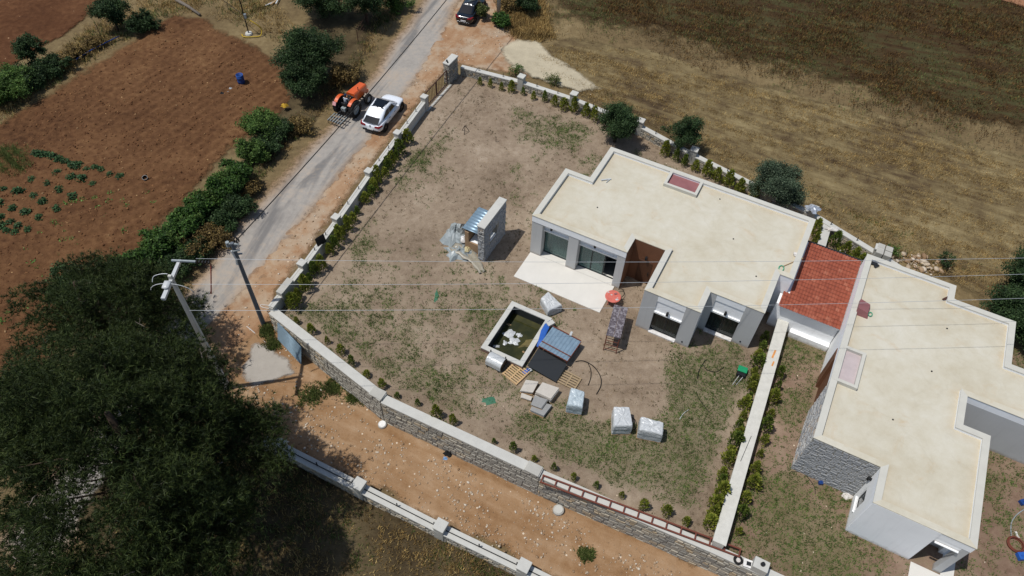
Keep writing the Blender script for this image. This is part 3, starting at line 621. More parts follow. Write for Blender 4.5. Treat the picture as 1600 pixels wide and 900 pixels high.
def tiles():
    V = []; F = []; tw, tl = .2, .33; r_ = np.random.default_rng(3); b0 = 1.22
    nr = int((7.5-b0)/tl)
    for r in range(nr):
        bb = b0+r*tl; a_ = 15.46 if bb < 5.9 else 15.12
        nc = int((19.2-a_)/tw)
        for c in range(nc):
            x0 = 19.2-(c+1)*tw; n = len(V); dz = r_.uniform(0, .012); k = 5
            for q in range(k+1):
                t = q/k; xx = x0+tw*t; zz = .045*math.sin(math.pi*min(1, t/.62)) if t < .62 else -.012*math.sin(math.pi*(t-.62)/.38)
                V.append((xx-ox, -bb-oy, lk_z(bb)+zz-.012+dz)); V.append((xx-ox, -(bb+tl+.03)-oy, lk_z(bb+tl)+zz+.028+dz))
            F += [(n+2*q, n+2*q+1, n+2*q+3, n+2*q+2) for q in range(k)]
    return V, F
t = NT('red_clay_tile'); i_ = t.island(); n_ = t.noise(3, 5, .7)
M_tile = t.fin(t.mix(t.math('MULTIPLY', n_, .2), t.ramp(i_, [(0, hexc('8a4a38')), (.5, hexc('934f3b')), (.92, hexc('9c5843')), (1, hexc('a86a54'))]), hexc('80493a')), .75, .2)
V, F = tiles(); link('roof_tiles', np_mesh('roof_tiles', V, F, True), M_tile, lk, kind='stuff')

# terraces
def slab(name, a0, a1, b0, b1, z, mat, label=None):
    m_ = MB(); m_.prism([tuple(W(a, b)[:2]) for a, b in ((a0, b0), (a1, b0), (a1, b1), (a0, b1))], -0.1, z); o = m_.build(name, mat, None, kind='structure', bevel=.01)
    if label: o['label'] = label
slab('terrace', -1.9, 4.72, 9.285, 11.9, .085, M_patio)
slab('paved_path', 26.45, 28.65, 19.25, 24.0, .05, M_patio); slab('paved_path', 27.98, 28.65, 12.2, 19.25, .055, M_patio)
# ------------------------------------------------------------------ boundary walls
def wall_thing(name, label, pts, th, ztop, zbase, cw, cmat, cat='wall', stone_side=None, stone_mat_=None, singles=0, cz=.1, sizes=None, key=None, zlow=None):
    """masonry wall along a polyline in plot coordinates; ztop per span or number"""
    a0, b0 = pts[0]; root = empty(name, label, cat, W(a0, b0, 0)); bpy.context.view_layer.update(); ro = np.array(W(a0, b0, 0)); sets = []; r_ = np.random.default_rng(len(name)+int(abs(a0)*10))
    for i in range(len(pts)-1):
        p = W(*pts[i]); q = W(*pts[i+1]); d = (q-p)[:2]; L = np.linalg.norm(d); d = d/L; n = np.array([d[1], -d[0]])
        zt = ztop[i] if isinstance(ztop, list) else ztop; ov = .03 if i < len(pts)-2 else 0
        def quad(h, e0=0.0, e1=0.0):
            return [tuple((p[:2]-d*e0-n*h)-ro[:2]), tuple((q[:2]+d*e1-n*h)-ro[:2]), tuple((q[:2]+d*e1+n*h)-ro[:2]), tuple((p[:2]-d*e0+n*h)-ro[:2])]
        m_ = MB(); m_.prism(quad(th/2-.002*i, .01*i, .01*i), zbase, zt-cz); m_.build('wall_core', M_mortar if stone_side else cmat, root)
        m_ = MB(); m_.prism(quad(cw/2, 0, 0), zt-cz, zt+.003*i); m_.build('coping', cmat, root, bevel=.015)
        for sd in (stone_side or ''):
            u, v = (p[:2]+n*th/2, q[:2]+n*th/2) if sd == 'R' else (q[:2]-n*th/2, p[:2]-n*th/2)
            zl = (lambda s, u=u, v=v: float(terr(*(u+(v-u)*s/np.linalg.norm(v-u))))-.05) if zlow is None else zlow
            sets.append(stones_on(u, v, zl, zt-cz-.01, r_, *(sizes or ((.25, .5), (.16, .28)))))
    if sets: stones_build(sets, root, stone_mat_ or M_stone, r_, singles, key)
    return root, ro
def pillar(root, ro, a, b, h, s=.5, zb=0.0, mat=None, cap=True, rz=TH, lamp_=True):
    p = W(a, b)-ro; m_ = MB(); m_.box((p[0], p[1], (zb+h-.12)/2), (s, s, h-.12-zb), rz); o = m_.build('pillar', mat or M_conc, root, bevel=.02)
    m_ = MB(); m_.box((p[0], p[1], h-.06), (s+.08, s+.08, .12), rz); m_.build('pillar_cap', M_concl, o, bevel=.02)
    return o
def post(root, ro, a, b, z, h=.3): p = W(a, b)-ro; part('post', M_black, root, lambda m_: m_.cyl((p[0], p[1], z), (p[0], p[1], z+h), .035, .03, 6))

# wall along the road, with pillars, up to the gate
rwp = RW[1:]
road_wall, ro = wall_thing('road_wall', 'grey block wall with pillars between the asphalt road and the garden', rwp, .32, 1.0, -1.9, .42, M_concl)
for a, b in [(-17.29, -1.01), (-16.66, 4.07), (-16.06, 8.99), (-15.29, 14.22), (-14.68, 18.93)]: pillar(road_wall, ro, a, b, 1.45, .48, -.8)
p_ = [tuple((np.array(W(*q))-ro)[:2]) for q in ((-14.75, 20.4), (-14.25, 20.4), (-14.15, 21.75), (-14.65, 21.75))]
part('pillar', M_conc, road_wall, lambda m_: m_.prism(p_, -1.2, 1.35), bevel=.02)
for i in range(len(rwp)-1):
    for f in ((.33, .66) if i < 4 else (.5,)):
        a = rwp[i][0]+(rwp[i+1][0]-rwp[i][0])*f; b = rwp[i][1]+(rwp[i+1][1]-rwp[i][1])*f; post(road_wall, ro, a, b, 1.0)
for i in range(len(rwp)-1):
    p = W(*rwp[i])-ro; q = W(*rwp[i+1])-ro
    part('coping_rib', M_conc, road_wall, lambda m_: m_.tube([(p[0]-.06, p[1], 1.01), (q[0]-.06, q[1], 1.01)], .02, 4))
o = tag(part('black_panel', M_black, None, lambda m_: m_.box((0, 0, .35), (.75, .05, .7))), 'small black board standing on top of the road wall', 'board')
o.name = 'notice_board'; o.location = W(-14.8, 16.6, .98); o.rotation_euler = (R(-14), 0, TH+R(75))
# gate and its tall pillar
gp = W(-17.55, -5.85); gate_p = empty('gate_pillar', 'tall stone gate pillar with pale slab top at the roadside corner', 'pillar', gp, TH); bpy.context.view_layer.update()
part('core', M_mortar, gate_p, lambda m_: m_.b(-.28, .28, -.75, .75, -.4, 2.02)); part('cap', M_concl, gate_p, lambda m_: m_.b(-.34, .34, -.81, .81, 2.02, 2.15), bevel=.02)
part('lamp_base', M_black, gate_p, lambda m_: (m_.cyl((-.1, -.45, 2.15), (-.1, -.45, 2.3), .1, .06, 8), m_.cyl((.08, -.6, 2.15), (.08, -.6, 2.28), .07, .05, 8)))
rg = np.random.default_rng(8); gm = lambda x, y: W(-17.55+x, -5.85-y)
stones_build([stones_on(gm(-.28, -.75), gm(.28, -.75), 0, 2.0, rg), stones_on(gm(.28, -.75), gm(.28, .75), 0, 2.0, rg), stones_on(gm(-.28, .75), gm(-.28, -.75), 0, 2.0, rg)], gate_p, M_stone, rg)
ga, gb = W(-17.5, -5.05), W(-17.36, -1.25); gd = gb-ga; gl = np.linalg.norm(gd)
gate = empty('sliding_gate', 'brown barred metal gate between the roadside pillars', 'gate', ga, math.atan2(gd[1], gd[0]))
part('gate_frame', M_iron, gate, lambda m_: (m_.b(0, gl, -.03, .03, .1, .17), m_.b(0, gl, -.03, .03, 1.45, 1.52), m_.b(0, .07, -.03, .03, .17, 1.45), m_.b(gl-.07, gl, -.03, .03, .17, 1.45), m_.b(gl/2-.035, gl/2+.035, -.03, .03, .17, 1.45)))
for k in range(1, 15):
    x = gl*k/15
    if abs(x-gl/2) > .06: part('bar', M_iron, gate, lambda m_: m_.b(x-.014, x+.014, -.014, .014, .17, 1.45))
part('gate_rail', M_concl, None, lambda m_: m_.prism([tuple(W(*q)[:2]) for q in ((-17.3, -5.2), (-17.12, -5.2), (-16.95, -.9), (-17.13, -.9))], -.05, .05), kind='structure').name = 'gate_sill'
# back wall
bwp = [(-17.2, -7.05)]+BW[1:8]
back_wall, ro = wall_thing('back_wall', 'low rubble stone wall with pale coping along the dry field', bwp, .4, .85, -.4, .46, M_concl, stone_side='RL', zlow=-.05, sizes=((.2, .42), (.14, .24)))
for a, b in [(-11.44, -7.74), (-6.38, -7.82), (0, -7.29), (5.14, -6.04), (15.25, -4.08), (20.4, -2.36)]: pillar(back_wall, ro, a, b, 1.45, .55, 0, M_conc)
for i in range(len(bwp)-1):
    for f in (.3, .7): post(back_wall, ro, bwp[i][0]+(bwp[i+1][0]-bwp[i][0])*f, bwp[i][1]+(bwp[i+1][1]-bwp[i][1])*f, .85, .35)
# lane wall: three stepped lengths of stone with a broad coping
def lane_thing(label, pts, zt, cw, singles):
    return wall_thing('retaining_wall', label, pts, .55, zt, -2.9, cw, M_concl, stone_side='R', stone_mat_=M_stone, singles=singles, cz=.14, sizes=((.28, .62), (.2, .34)), key=lambda v: v[1])
lw1, ro1 = lane_thing('left length of stone lane wall, from the metal pole to the first coping step', [LW[0], LW[1]], .62, .62, 110)
lw2, ro2 = lane_thing('middle length of stone lane wall between the two coping steps', [LW[1], LW[2]], .48, .62, 110)
lw3, ro3 = lane_thing('right length of stone lane wall carrying the rust-red rail', [LW[2], LW[3], LW[4], LW[5]], .3, .55, 240)
for (r_, q_, a, b, z) in ((lw1, ro1, LW[1][0]-.45, LW[1][1]-.09, .62), (lw2, ro2, LW[2][0]-.5, LW[2][1]+.01, .48)):
    p = W(a, b)-q_; part('end_block', M_conc, r_, lambda m_: m_.box((p[0], p[1], z-.02), (.9, .66, .17), TH), bevel=.02)
pl = W(19.1, 23.72); ep = empty('wall_pillar', 'pale pillar with black lamp base at the right end of the lane wall', 'pillar', pl, TH)
part('shaft', M_concl, ep, lambda m_: m_.box((0, 0, .1), (.8, .62, 1.6)), bevel=.02); part('lamp_base', M_black, ep, lambda m_: m_.cyl((.05, .02, .9), (.05, .02, 1.05), .13, .1, 10))
# divider wall
divider, ro = wall_thing('divider_wall', 'long pale plastered wall between the two gardens, lined with shrubs', [DIV0, DIV1], .55, 1.0, -.4, .74, plain('pale_rough_coping', hexc('c3c0b6'), .9, .14, 3, .4))
p = W(16.1, 10.2)-ro; part('paint_mark', plain('orange_stain', hexc('c98a4e'), .9), divider, lambda m_: (m_.box((p[0], p[1], 1.004), (.12, .7, .008), TH-.05), m_.box((p[0]-.2, p[1]-.75, 1.004), (.1, .4, .008), TH-.05)))
p = W(16.42, 17.6)-ro; part('groove', M_black, divider, lambda m_: m_.box((p[0], p[1], 1.003), (.03, 1.9, .006), TH-.05))
sp, ro = wall_thing('divider_wall', 'short wall stub behind the red annex roof', [(16.6, -3.6), (16.75, 1.0)], .5, .8, -.2, .6, M_concl)
# lower wall across the lane
LOW = [(-9.6, 29.9), (-8.4, 29.8), (-2.75, 29.65), (2.7, 29.5), (7.85, 29.25), (13, 29.05)]
low_wall, ro = wall_thing('lower_wall', 'low concrete wall with four pillars along the bottom of the lane', LOW, .5, -1.15, -2.9, .62, M_concl, stone_side='LR', sizes=((.2, .45), (.14, .25)))
for a, b in LOW[1:5]: pillar(low_wall, ro, a, b, -.62, .62, -2.8)
for i in range(1, len(LOW)-1):
    p = W(*LOW[i])-ro; q = W(*LOW[i+1])-ro; d = q-p
    part('rail', M_frame, low_wall, lambda m_: m_.tube([(p[0]+d[0]*.06, p[1]+d[1]*.06, -1.1), (p[0]+d[0]*.94, p[1]+d[1]*.94, -1.1)], .03, 5))
    for f in (.47, .92): part('post', M_black, low_wall, lambda m_: m_.cyl((p[0]+d[0]*f, p[1]+d[1]*f, -1.15), (p[0]+d[0]*f, p[1]+d[1]*f, -.75), .04, .04, 6))

# rust-red ladder rail lying along the right length of the lane wall
ra, rb = W(6.6, 24.75, .36), W(18.0, 23.45, .42); rd = rb-ra; rl = float(np.linalg.norm(rd))
rail = empty('steel_rail', 'long rust-red ladder-like steel rail on the lane wall coping', 'rail', ra, math.atan2(rd[1], rd[0]))
for y in (-.22, .22): part('beam', M_rust, rail, lambda m_: m_.b(0, rl, y-.04, y+.04, 0.0, .09))
for k in range(15): x = .05+(rl-.1)*k/14; part('rung', M_rust, rail, lambda m_: m_.b(x-.035, x+.035, -.18, .18, .01, .08))
tyre = MB(); tyre.tube([(.2*math.cos(t), .2*math.sin(t), .07) for t in np.linspace(0, 2*math.pi, 18)[:-1]], .07, 7, True)
o = tag(tyre.build('tyre', M_rubber, None, True), 'small black tyre on the right end of the lane wall', 'tyre'); o.location = W(18.0, 23.85, .3)
bx = empty('electric_box', 'white open meter box on the lane wall beside the tyre', 'box', W(18.55, 23.8, .3), TH+.15); part('case', M_white, bx, lambda m_: m_.b(-.28, .28, -.22, .22, 0, .16), bevel=.02); part('lid', M_white, bx, lambda m_: m_.b(-.62, -.3, -.2, .2, 0, .05), bevel=.01); part('window', M_frame, bx, lambda m_: m_.b(-.12, .12, -.12, .1, .16, .17))

# corrugated sheet leaning on the lane wall
def corrugated(w_, l_, amp=.03, pitch=.16, th=.006, sub=8, slope=0.0):
    n = int(w_/pitch*sub); V = []; F = []
    for i in range(n+1):
        x = w_*i/n-w_/2; z = amp*math.sin(2*math.pi*(i/sub))
        for y in (-l_/2, l_/2): V += [(x, y, z+th/2), (x, y, z-th/2)]
    for i in range(n):
        a = 4*i; b = a+4; F += [(a, b, b+2, a+2), (a+1, a+3, b+3, b+1), (a, a+1, b+1, b), (a+2, b+2, b+3, a+3)]
    F += [(0, 2, 3, 1), (4*n, 4*n+1, 4*n+3, 4*n+2)]
    b = MB(); b.add(V, F); return b
fa, fb = np.array(W(-13.6, 23.35)), np.array(W(-11.3, 23.85))
d_ = (fb-fa)[:2]; d_ /= np.linalg.norm(d_); n_ = np.array([d_[1], -d_[0]])
bt0, bt1 = GT(441, 536), GT(463, 566)
o = corrugated(1.75, 2.7).build('corrugated_sheet', M_galv, None, True); tag(o, 'blue-grey corrugated metal sheet leaning against the lane wall', 'metal sheet')
zt_ = G(436, 504, .42); zt2 = G(473, 537, .42)
P4 = [Vector(bt0)+Vector((0, 0, .03)), Vector(bt1)+Vector((0, 0, .03)), Vector(zt2), Vector(zt_)]
cx = (P4[0]+P4[1]+P4[2]+P4[3])/4; ex = ((P4[1]-P4[0])+(P4[2]-P4[3])); ey = (P4[3]-P4[0])+(P4[2]-P4[1]); ey2 = ex.normalized(); ex2 = (ey-ey2*ey.dot(ey2)).normalized(); ez = ex2.cross(ey2)
if ez.z < 0: ey2 = -ey2; ez = -ez
MM = Matrix((ex2, ey2, ez)).transposed().to_4x4(); MM.translation = cx+ez*.05; o.matrix_world = MM

# ------------------------------------------------------------------ pond
pd = empty('pond', 'square concrete pond with dark liner and murky green water', 'pond', W(0, 16.3), TH); a0, a1, b0, b1 = POND; oy = 16.3
rimP = [(a0, -b0+oy), (a1, -b0+oy), (a1, -b1+oy), (a0, -b1+oy)]
m_ = MB(); ring(m_, rimP[::-1], inset(rimP[::-1], .3), -1.2, .3); m_.build('basin_wall', plain('wet_dark_liner', hexc('23282a'), .4, .4, 5, .3), pd)
m_ = MB(); ring(m_, inset(rimP[::-1], -.02), inset(rimP[::-1], .32), .3, .4); m_.build('rim', M_concl, pd, bevel=.015)
m_ = MB(); ring(m_, inset(rimP[::-1], -.012), inset(rimP[::-1], .05), -.1, .3); m_.build('outer_facing', plain('brown_block', hexc('7d6458'), .9), pd)
m_ = MB(); m_.prism(inset(rimP, -.02) if False else inset(rimP[::-1], .25), -1.3, -1.1); m_.build('basin_floor', M_mortar, pd)
t = NT('murky_water'); n1 = t.noise(1.1, 4, .6); t.fin(t.ramp(n1, [(.35, hexc('2a2c12')), (.65, hexc('3f3d1b'))]), .06, .5); t.bump(t.noise(3, 3), .06, .02)
m_ = MB(); m_.prism(inset(rimP[::-1], .29), -1.05, -.42); m_.build('water', t.m, pd)
# floating foam sheets
rq = np.random.default_rng(12)
def crumple(name, label, cat, c, rx, ry, h, mat, seed, n=14, rz=0.0):
    r = np.random.default_rng(seed); V = []; F = []; rings = 5
    prof = [1+.35*r.uniform(-1, 1) for _ in range(n)]
    for k in range(rings+1):
        f = k/rings
        for i in range(n):
            t_ = 2*math.pi*i/n; q = f*prof[i]; V.append((rx*q*math.cos(t_), ry*q*math.sin(t_), h*(1-f**2.2)*(0.75+.5*r.uniform()) + (.01 if k == rings else 0)))
    for k in range(rings): F += [(k*n+i, (k+1)*n+i, (k+1)*n+(i+1) % n, k*n+(i+1) % n) for i in range(n)]
    b = MB(); b.add(V, F); o = b.build(name, mat, None); o.location = tuple(float(q) for q in c); o.rotation_euler = (0, 0, rz)
    sm_ = o.modifiers.new('solid', 'SOLIDIFY'); sm_.thickness = .012
    return tag(o, label, cat)
for i, (u, v, rx, ry, lb) in enumerate([(797, 521, .42, .36, 'largest pale foam sheet floating in the pond'), (803, 533, .36, .3, 'torn pale foam piece floating just below the largest one in the pond'), (812, 524, .22, .18, 'small pale foam scrap floating right of the largest one in the pond'), (789, 536, .14, .22, 'narrow pale foam scrap floating at lower left of the pond group'), (776, 541, .25, .1, 'thin strip of floating foam near the left pond corner'), (795, 507, .18, .1, 'brownish scrap floating at the top of the pond group'), (818, 550, .1, .08, 'tiny white scrap floating near the lower pond rim')]):
    crumple('foam_sheet', lb, 'debris', G(u, v, -.415), rx, ry, .07, M_wrap if i < 5 else M_wood, 20+i)
crumple('floating_branch', 'long brown half-sunken heap of algae floating in the pond', 'debris', G(828, 536, -.43), .75, .28, .09, plain('algae_brown', hexc('6b5f38'), .7), 31, rz=R(18))
# blue tarp over the right rim
def strip(name, label, cat, P, width, mat, seed=1, amp=.04):
    r = np.random.default_rng(seed); V = []; P = [np.array(p, float) for p in P]; k = 5
    for i, p in enumerate(P):
        t_ = P[min(i+1, len(P)-1)]-P[max(i-1, 0)]; s_ = np.array([t_[1], -t_[0], 0]); s_ /= np.linalg.norm(s_)+1e-9; wd = width[i] if isinstance(width, list) else width
        for j in range(k): V.append(p+s_*wd*(j/(k-1)-.5)+np.array([0, 0, amp*r.uniform(-1, 1)]))
    F = [(i*k+j, i*k+j+1, (i+1)*k+j+1, (i+1)*k+j) for i in range(len(P)-1) for j in range(k-1)]
    b = MB(); b.add(V, F); o = b.build(name, mat, None, True); q = o.modifiers.new('solid', 'SOLIDIFY'); q.thickness = .015; return tag(o, label, cat)
strip('blue_tarp', 'crumpled blue plastic tarp over the right pond rim', 'tarp', [G(862, 502, .5), G(855, 508, .52), G(850, 518, .5), G(846, 530, .46), G(841, 542, .5)], [.35, .4, .42, .36, .25], M_blue, 3)
strip('blue_tarp', 'blue plastic scrap at the lower right pond corner', 'tarp', [G(818, 584, .1), G(822, 580, .16), G(827, 576, .12)], [.3, .25, .2], M_blue, 4)
strip('white_rag', 'white crumpled rag by the lower right pond corner', 'rag', [G(826, 579, .1), G(829, 577, .15), G(832, 578, .1)], [.2, .25, .2], M_wrap, 5)
part('rim_block', M_concl, None, lambda m_: m_.box((0, 0, .1), (.5, .32, .2))).name = 'rim_block_tmp'
o = bpy.data.objects['rim_block_tmp']; o.name = 'loose_block'; tag(o, 'loose white block on the upper right pond corner', 'block'); o.location = G(860, 507, .4); o.rotation_euler = (0, 0, TH+R(62))
# metal cover and dark screen beside the pond
cA, cB, cC, cD = G(864, 509, .75), G(908, 532, .75), G(886, 565, .75), G(845, 540, .75)
cov = empty('metal_cover', 'blue-grey ribbed metal cover on brown frame beside the pond', 'cover', (cA+cC)/2-np.array([0, 0, .75]), math.atan2((cB-cA)[1], (cB-cA)[0]))
lw_, ll_ = float(np.linalg.norm(cB-cA)), float(np.linalg.norm(cD-cA))
q = corrugated(lw_, ll_, .014, .24, .008, 6); o = q.build('metal_sheet', M_galv, cov); o.location = (0, 0, .75)
part('frame', M_rust, cov, lambda m_: (m_.b(-lw_/2, lw_/2, ll_/2-.03, ll_/2+.03, .77, .82), m_.b(-lw_/2, lw_/2, -ll_/2+.35, -ll_/2+.41, .77, .81), m_.b(lw_/2-.02, lw_/2+.04, -ll_/2, ll_/2, .66, .73), m_.b(-lw_/2, lw_/2, -ll_/2-.03, -ll_/2+.02, .66, .73)))
for x in (-1, 1):
    for y in (-1, 1): part('leg', M_rust, cov, lambda m_: m_.b(x*(lw_/2-.05)-.025, x*(lw_/2-.05)+.025, y*(ll_/2-.05)-.025, y*(ll_/2-.05)+.025, 0, .73))
part('wedge', M_wrap, cov, lambda m_: m_.box((lw_*.12, ll_/2+.1, .84), (.14, .34, .07), .2))
sA, sB, sC, sD = G(841, 544, .45), G(886, 569, .45), G(869, 597, .2), G(824, 571, .35)
scr = tag(MB().hexa([sD-np.array([0, 0, .03]), sC-np.array([0, 0, .03]), sB-np.array([0, 0, .03]), sA-np.array([0, 0, .03]), sD, sC, sB, sA]).build('dark_screen', plain('dark_mesh', hexc('26292c'), .8, .2, 6, .3, bs=60), None), 'dark mesh panel lying sloped beside the metal cover', 'panel')

# ------------------------------------------------------------------ pallets and stone packs
def pallet(label, loc, rz, size=(1.2, 1.0), slats=7, grp=None, tilt=0.0, axis=0, mat=None):
    t_ = empty('wooden_pallet', label, 'pallet', loc, rz, grp); L, Wd = size; mt = mat or M_wood
    for k in range(slats):
        y = -Wd/2+.06+(Wd-.12)*k/(slats-1); part('slat', mt, t_, lambda m_: m_.b(-L/2, L/2, y-.045, y+.045, .115, .138))
    for k in range(3): x = -L/2+.06+(L-.12)*k/2; part('runner', mt, t_, lambda m_: m_.b(x-.05, x+.05, -Wd/2, Wd/2, .022, .114))
    for k in range(3): y = -Wd/2+.06+(Wd-.12)*k/2; part('bottom_board', mt, t_, lambda m_: m_.b(-L/2, L/2, y-.045, y+.045, 0, .021))
    return t_
def at(u, v, z=0.0): return G(u, v, z)
M_wood2 = plain('pale_wood', hexc('b89a72'), .85, .2, 5, .3)
pA = pallet('slatted wooden pallet leaning low against the pond wall', at(806, 584, .02), TH-R(4), (1.25, 1.3), 8, mat=M_wood2); pA.rotation_euler = (0, 0, TH-R(14))
pallet('weathered wooden pallet lying between the dark screen and the wrapped packs', at(889, 595, .0), TH-R(3), (1.3, 1.05), 6, mat=plain('weathered_wood', hexc('9a8668'), .9, .2, 5, .3))
def pack(label, corners, h, name='stone_pack', cat='pack', mat=None, top=.88, seed=0, pal=True, side=None):
    """shrink-wrapped block: base corners in world, slightly drawn in at the top, uneven"""
    r = np.random.default_rng(seed); C = [np.array(c, float) for c in corners]; cen = sum(C)/4; t_ = empty(name, label, cat, (cen[0], cen[1], 0)); V = []; rings = []
    def ringp(f, z, jit):
        P = []
        for i in range(4):
            a, b = C[i], C[(i+1) % 4]
            for s_ in (.03, .16, .29, .42, .55, .68, .81, .94):
                q = a+(b-a)*s_-cen; P.append((q[0]*f*(1+jit*r.uniform(-1, 1)), q[1]*f*(1+jit*r.uniform(-1, 1)), z+jit*.5*r.uniform(-1, 1)))
        return P
    zb = .13 if pal else 0
    rings = [ringp(1.0, zb, .01), ringp(1.01, zb+h*.2, .03), ringp(1.0, zb+h*.4, .035), ringp(1.01, zb+h*.6, .03), ringp(.99, zb+h*.8, .035), ringp(.97, h*.93+zb, .025), ringp(top, h+zb, .035), ringp(top*.75, h+zb+.02, .05), ringp(top*.5, h+zb+.03, .06), ringp(top*.25, h+zb+.02, .06), ringp(.05, h+zb+.02, .0)]
    b = MB(); b.loft(rings); o = b.build('wrapping', mat or M_wrap, t_)
    part('strap', M_plast, t_, lambda m_: m_.add([(x*1.012, y*1.012, z) for x, y, z in ringp(1.02, zb+h*.5, 0)]+[(x*1.012, y*1.012, z) for x, y, z in ringp(1.02, zb+h*.54, 0)], [(i, (i+1) % 32, 32+(i+1) % 32, 32+i) for i in range(32)]))
    if pal:
        e = [c-cen for c in C]; part('pallet_base', M_wood, t_, lambda m_: m_.prism([(q[0]*1.02, q[1]*1.02) for q in e], .02, .12))
    return t_
def pxpack(label, tops, h, **k):
    """block from the four corners of its top face"""
    zt = h+(.13 if k.get('pal', True) else 0); C = [G(u, v, zt)*np.array([1, 1, 0]) for u, v in tops]; c = sum(C)/4; return pack(label, [c+(q-c)/.9 for q in C], h, top=.9, **k)
pxpack('blue-white wrapped stone pack nearest the weathered pallet', [(893, 606), (913, 612), (910, 635), (887, 631)], .95, seed=1, mat=plain('bluish_wrap', hexc('abb6ba'), .34, .12, 5, .6, spec=.5, bs=6, bd=.04))
pxpack('tall white wrapped stone pack left of the neighbouring white pack', [(960, 636), (983, 636), (988, 664), (960, 665)], 1.0, seed=2)
pxpack('wide white wrapped stone pack, rightmost on the soil', [(1003, 651), (1036, 660), (1035, 678), (1001, 671)], 1.0, seed=3)
pxpack('wrapped pale tile crate open on one side, beside the terrace corner', [(846, 466), (857, 456), (877, 476), (857, 484)], .75, seed=4, pal=False)
bpy.data.objects[-1 if False else 'stone_pack.003'].name = 'tile_crate'
M_tilegrey = plain('grey_stone_slab', hexc('8d8c89'), .8, .12, 3, .2); M_tilepale = plain('pale_stone_slab', hexc('b8b1a6'), .8, .12, 3, .2)
def stack(label, tops, n, th, mat, seed, cat='slabs'):
    r = np.random.default_rng(seed); z = n*th+.12; C = [G(u, v, z)*np.array([1, 1, 0]) for u, v in tops]; cen = sum(C)/4; t_ = empty('slab_stack', label, cat, (cen[0], cen[1], 0)); E = [c-cen for c in C]
    part('pallet_base', M_wood, t_, lambda m_: m_.prism([(q[0]*1.06, q[1]*1.06) for q in E], .01, .115))
    for k in range(n):
        dx, dy = r.uniform(-.04, .04, 2); part('slab', mat, t_, lambda m_: m_.prism([(q[0]+dx, q[1]+dy) for q in E], .12+k*th, .12+(k+1)*th-.006), bevel=.006)
    return t_
stack('stack of pale stone slabs right of the slatted pallet', [(822, 593), (841, 596), (832, 613), (813, 610)], 4, .07, M_tilepale, 1)
stack('low stack of pale offcut slabs in front of the pale slab stack', [(815, 613), (831, 619), (829, 625), (814, 620)], 2, .06, M_tilepale, 2)
stack('strapped stack of white-grey slabs next to the dark screen', [(848, 597), (874, 606), (861, 623), (837, 612)], 6, .08, M_tilepale, 3)
st = stack('grey stone slab stack with a smaller slab pile on top', [(834, 624), (862, 632), (849, 649), (828, 640)], 4, .06, M_tilegrey, 4)
st2 = stack('smaller dark grey slab pile on top of the grey slab stack', [(836, 621), (856, 627), (846, 641), (830, 635)], 3, .05, M_tilegrey, 5); st2.location.z = .245
# wrapped cistern drum lying by the pond
dq = (G(763, 566)+G(787, 574))/2; dr_ = empty('water_tank', 'white barrel-topped water tank on its cradle at the pond corner', 'tank', (dq[0], dq[1], 0), TH-R(2))
prof = [(.42*math.cos(t_), .52+.3*math.sin(t_)) for t_ in np.linspace(0, math.pi, 11)]+[(-.42, .18), (.42, .18)]
part('tank_body', M_wrap, dr_, lambda m_: m_.loft([[(x, y, z) for y, z in prof] for x in (-.55, -.5, 0, .5, .55)]), sm=False)
for x in (-.42, .42): part('cradle', M_black, dr_, lambda m_: m_.b(x-.05, x+.05, -.45, .45, 0, .18))
part('end_plate', M_black, dr_, lambda m_: m_.loft([[(x, y*.94, .1+z*.9) for y, z in prof] for x in (.553, .6)]))
part('strap', M_black, dr_, lambda m_: (m_.box((-.56, .28, .78), (.05, .08, .25)), m_.box((.52, .3, .78), (.05, .08, .25))))

# ------------------------------------------------------------------ table, scaffold table and small garden things
M_pink = plain('faded_red_plastic', hexc('c4695c'), .5, .2, 6, .1)
tb = G(958, 463, .72); rt = empty('round_table', 'faded red round plastic table by the house corner', 'table', (tb[0], tb[1], 0))
part('table_top', M_pink, rt, lambda m_: m_.lathe([(0, .74), (.5, .74), (.54, .73), (.55, .70), (.52, .69), (0, .69)], n=28)); part('centre_hub', M_red, rt, lambda m_: m_.box((.18, .2, .77), (.2, .12, .06), .5))
for k in range(4):
    t_ = k*math.pi/2+.6; part('leg', M_pink, rt, lambda m_: m_.cyl((.4*math.cos(t_), .4*math.sin(t_), 0), (.3*math.cos(t_), .3*math.sin(t_), .69), .03, .035, 8))
for i, (x, y, s_) in enumerate(((-.3, .32, .07), (-.1, .1, .06), (.25, -.3, .1), (.28, -.15, .05))): crumple('paper_scrap', ('white scrap at the far left edge of the red table', 'white scrap in the middle of the red table', 'white scrap at the near edge of the red table', 'smallest white scrap near the right edge of the red table')[i], 'scrap', (tb[0]+x, tb[1]+y, .745), s_, s_*.7, .03, M_wrap, 60+i)
sa = (G(960, 476, 1.5)+G(981, 480, 1.5)+G(970, 528, 1.5)+G(947, 524, 1.5))/4; SD = W(6.5, 14.3)-W(6.0, 11.75); SR = math.atan2(SD[1], SD[0])
sf = empty('scaffold_table', 'tall work table with mottled grey plank top on brown ladder trestles', 'table', (sa[0], sa[1], 0), SR)
t = NT('mottled_grey_board'); n_ = t.noise(7, 4, .6); M_board = t.fin(t.ramp(n_, [(.35, hexc('4a4448')), (.5, hexc('5f585c')), (.62, hexc('8f8a8e')), (.7, hexc('5a5356'))]), .8, .2)
part('plank_top', M_board, sf, lambda m_: (m_.b(-1.3, 1.3, -.47, -.01, 1.44, 1.5), m_.b(-1.3, 1.3, .01, .47, 1.445, 1.5)), bevel=.008)
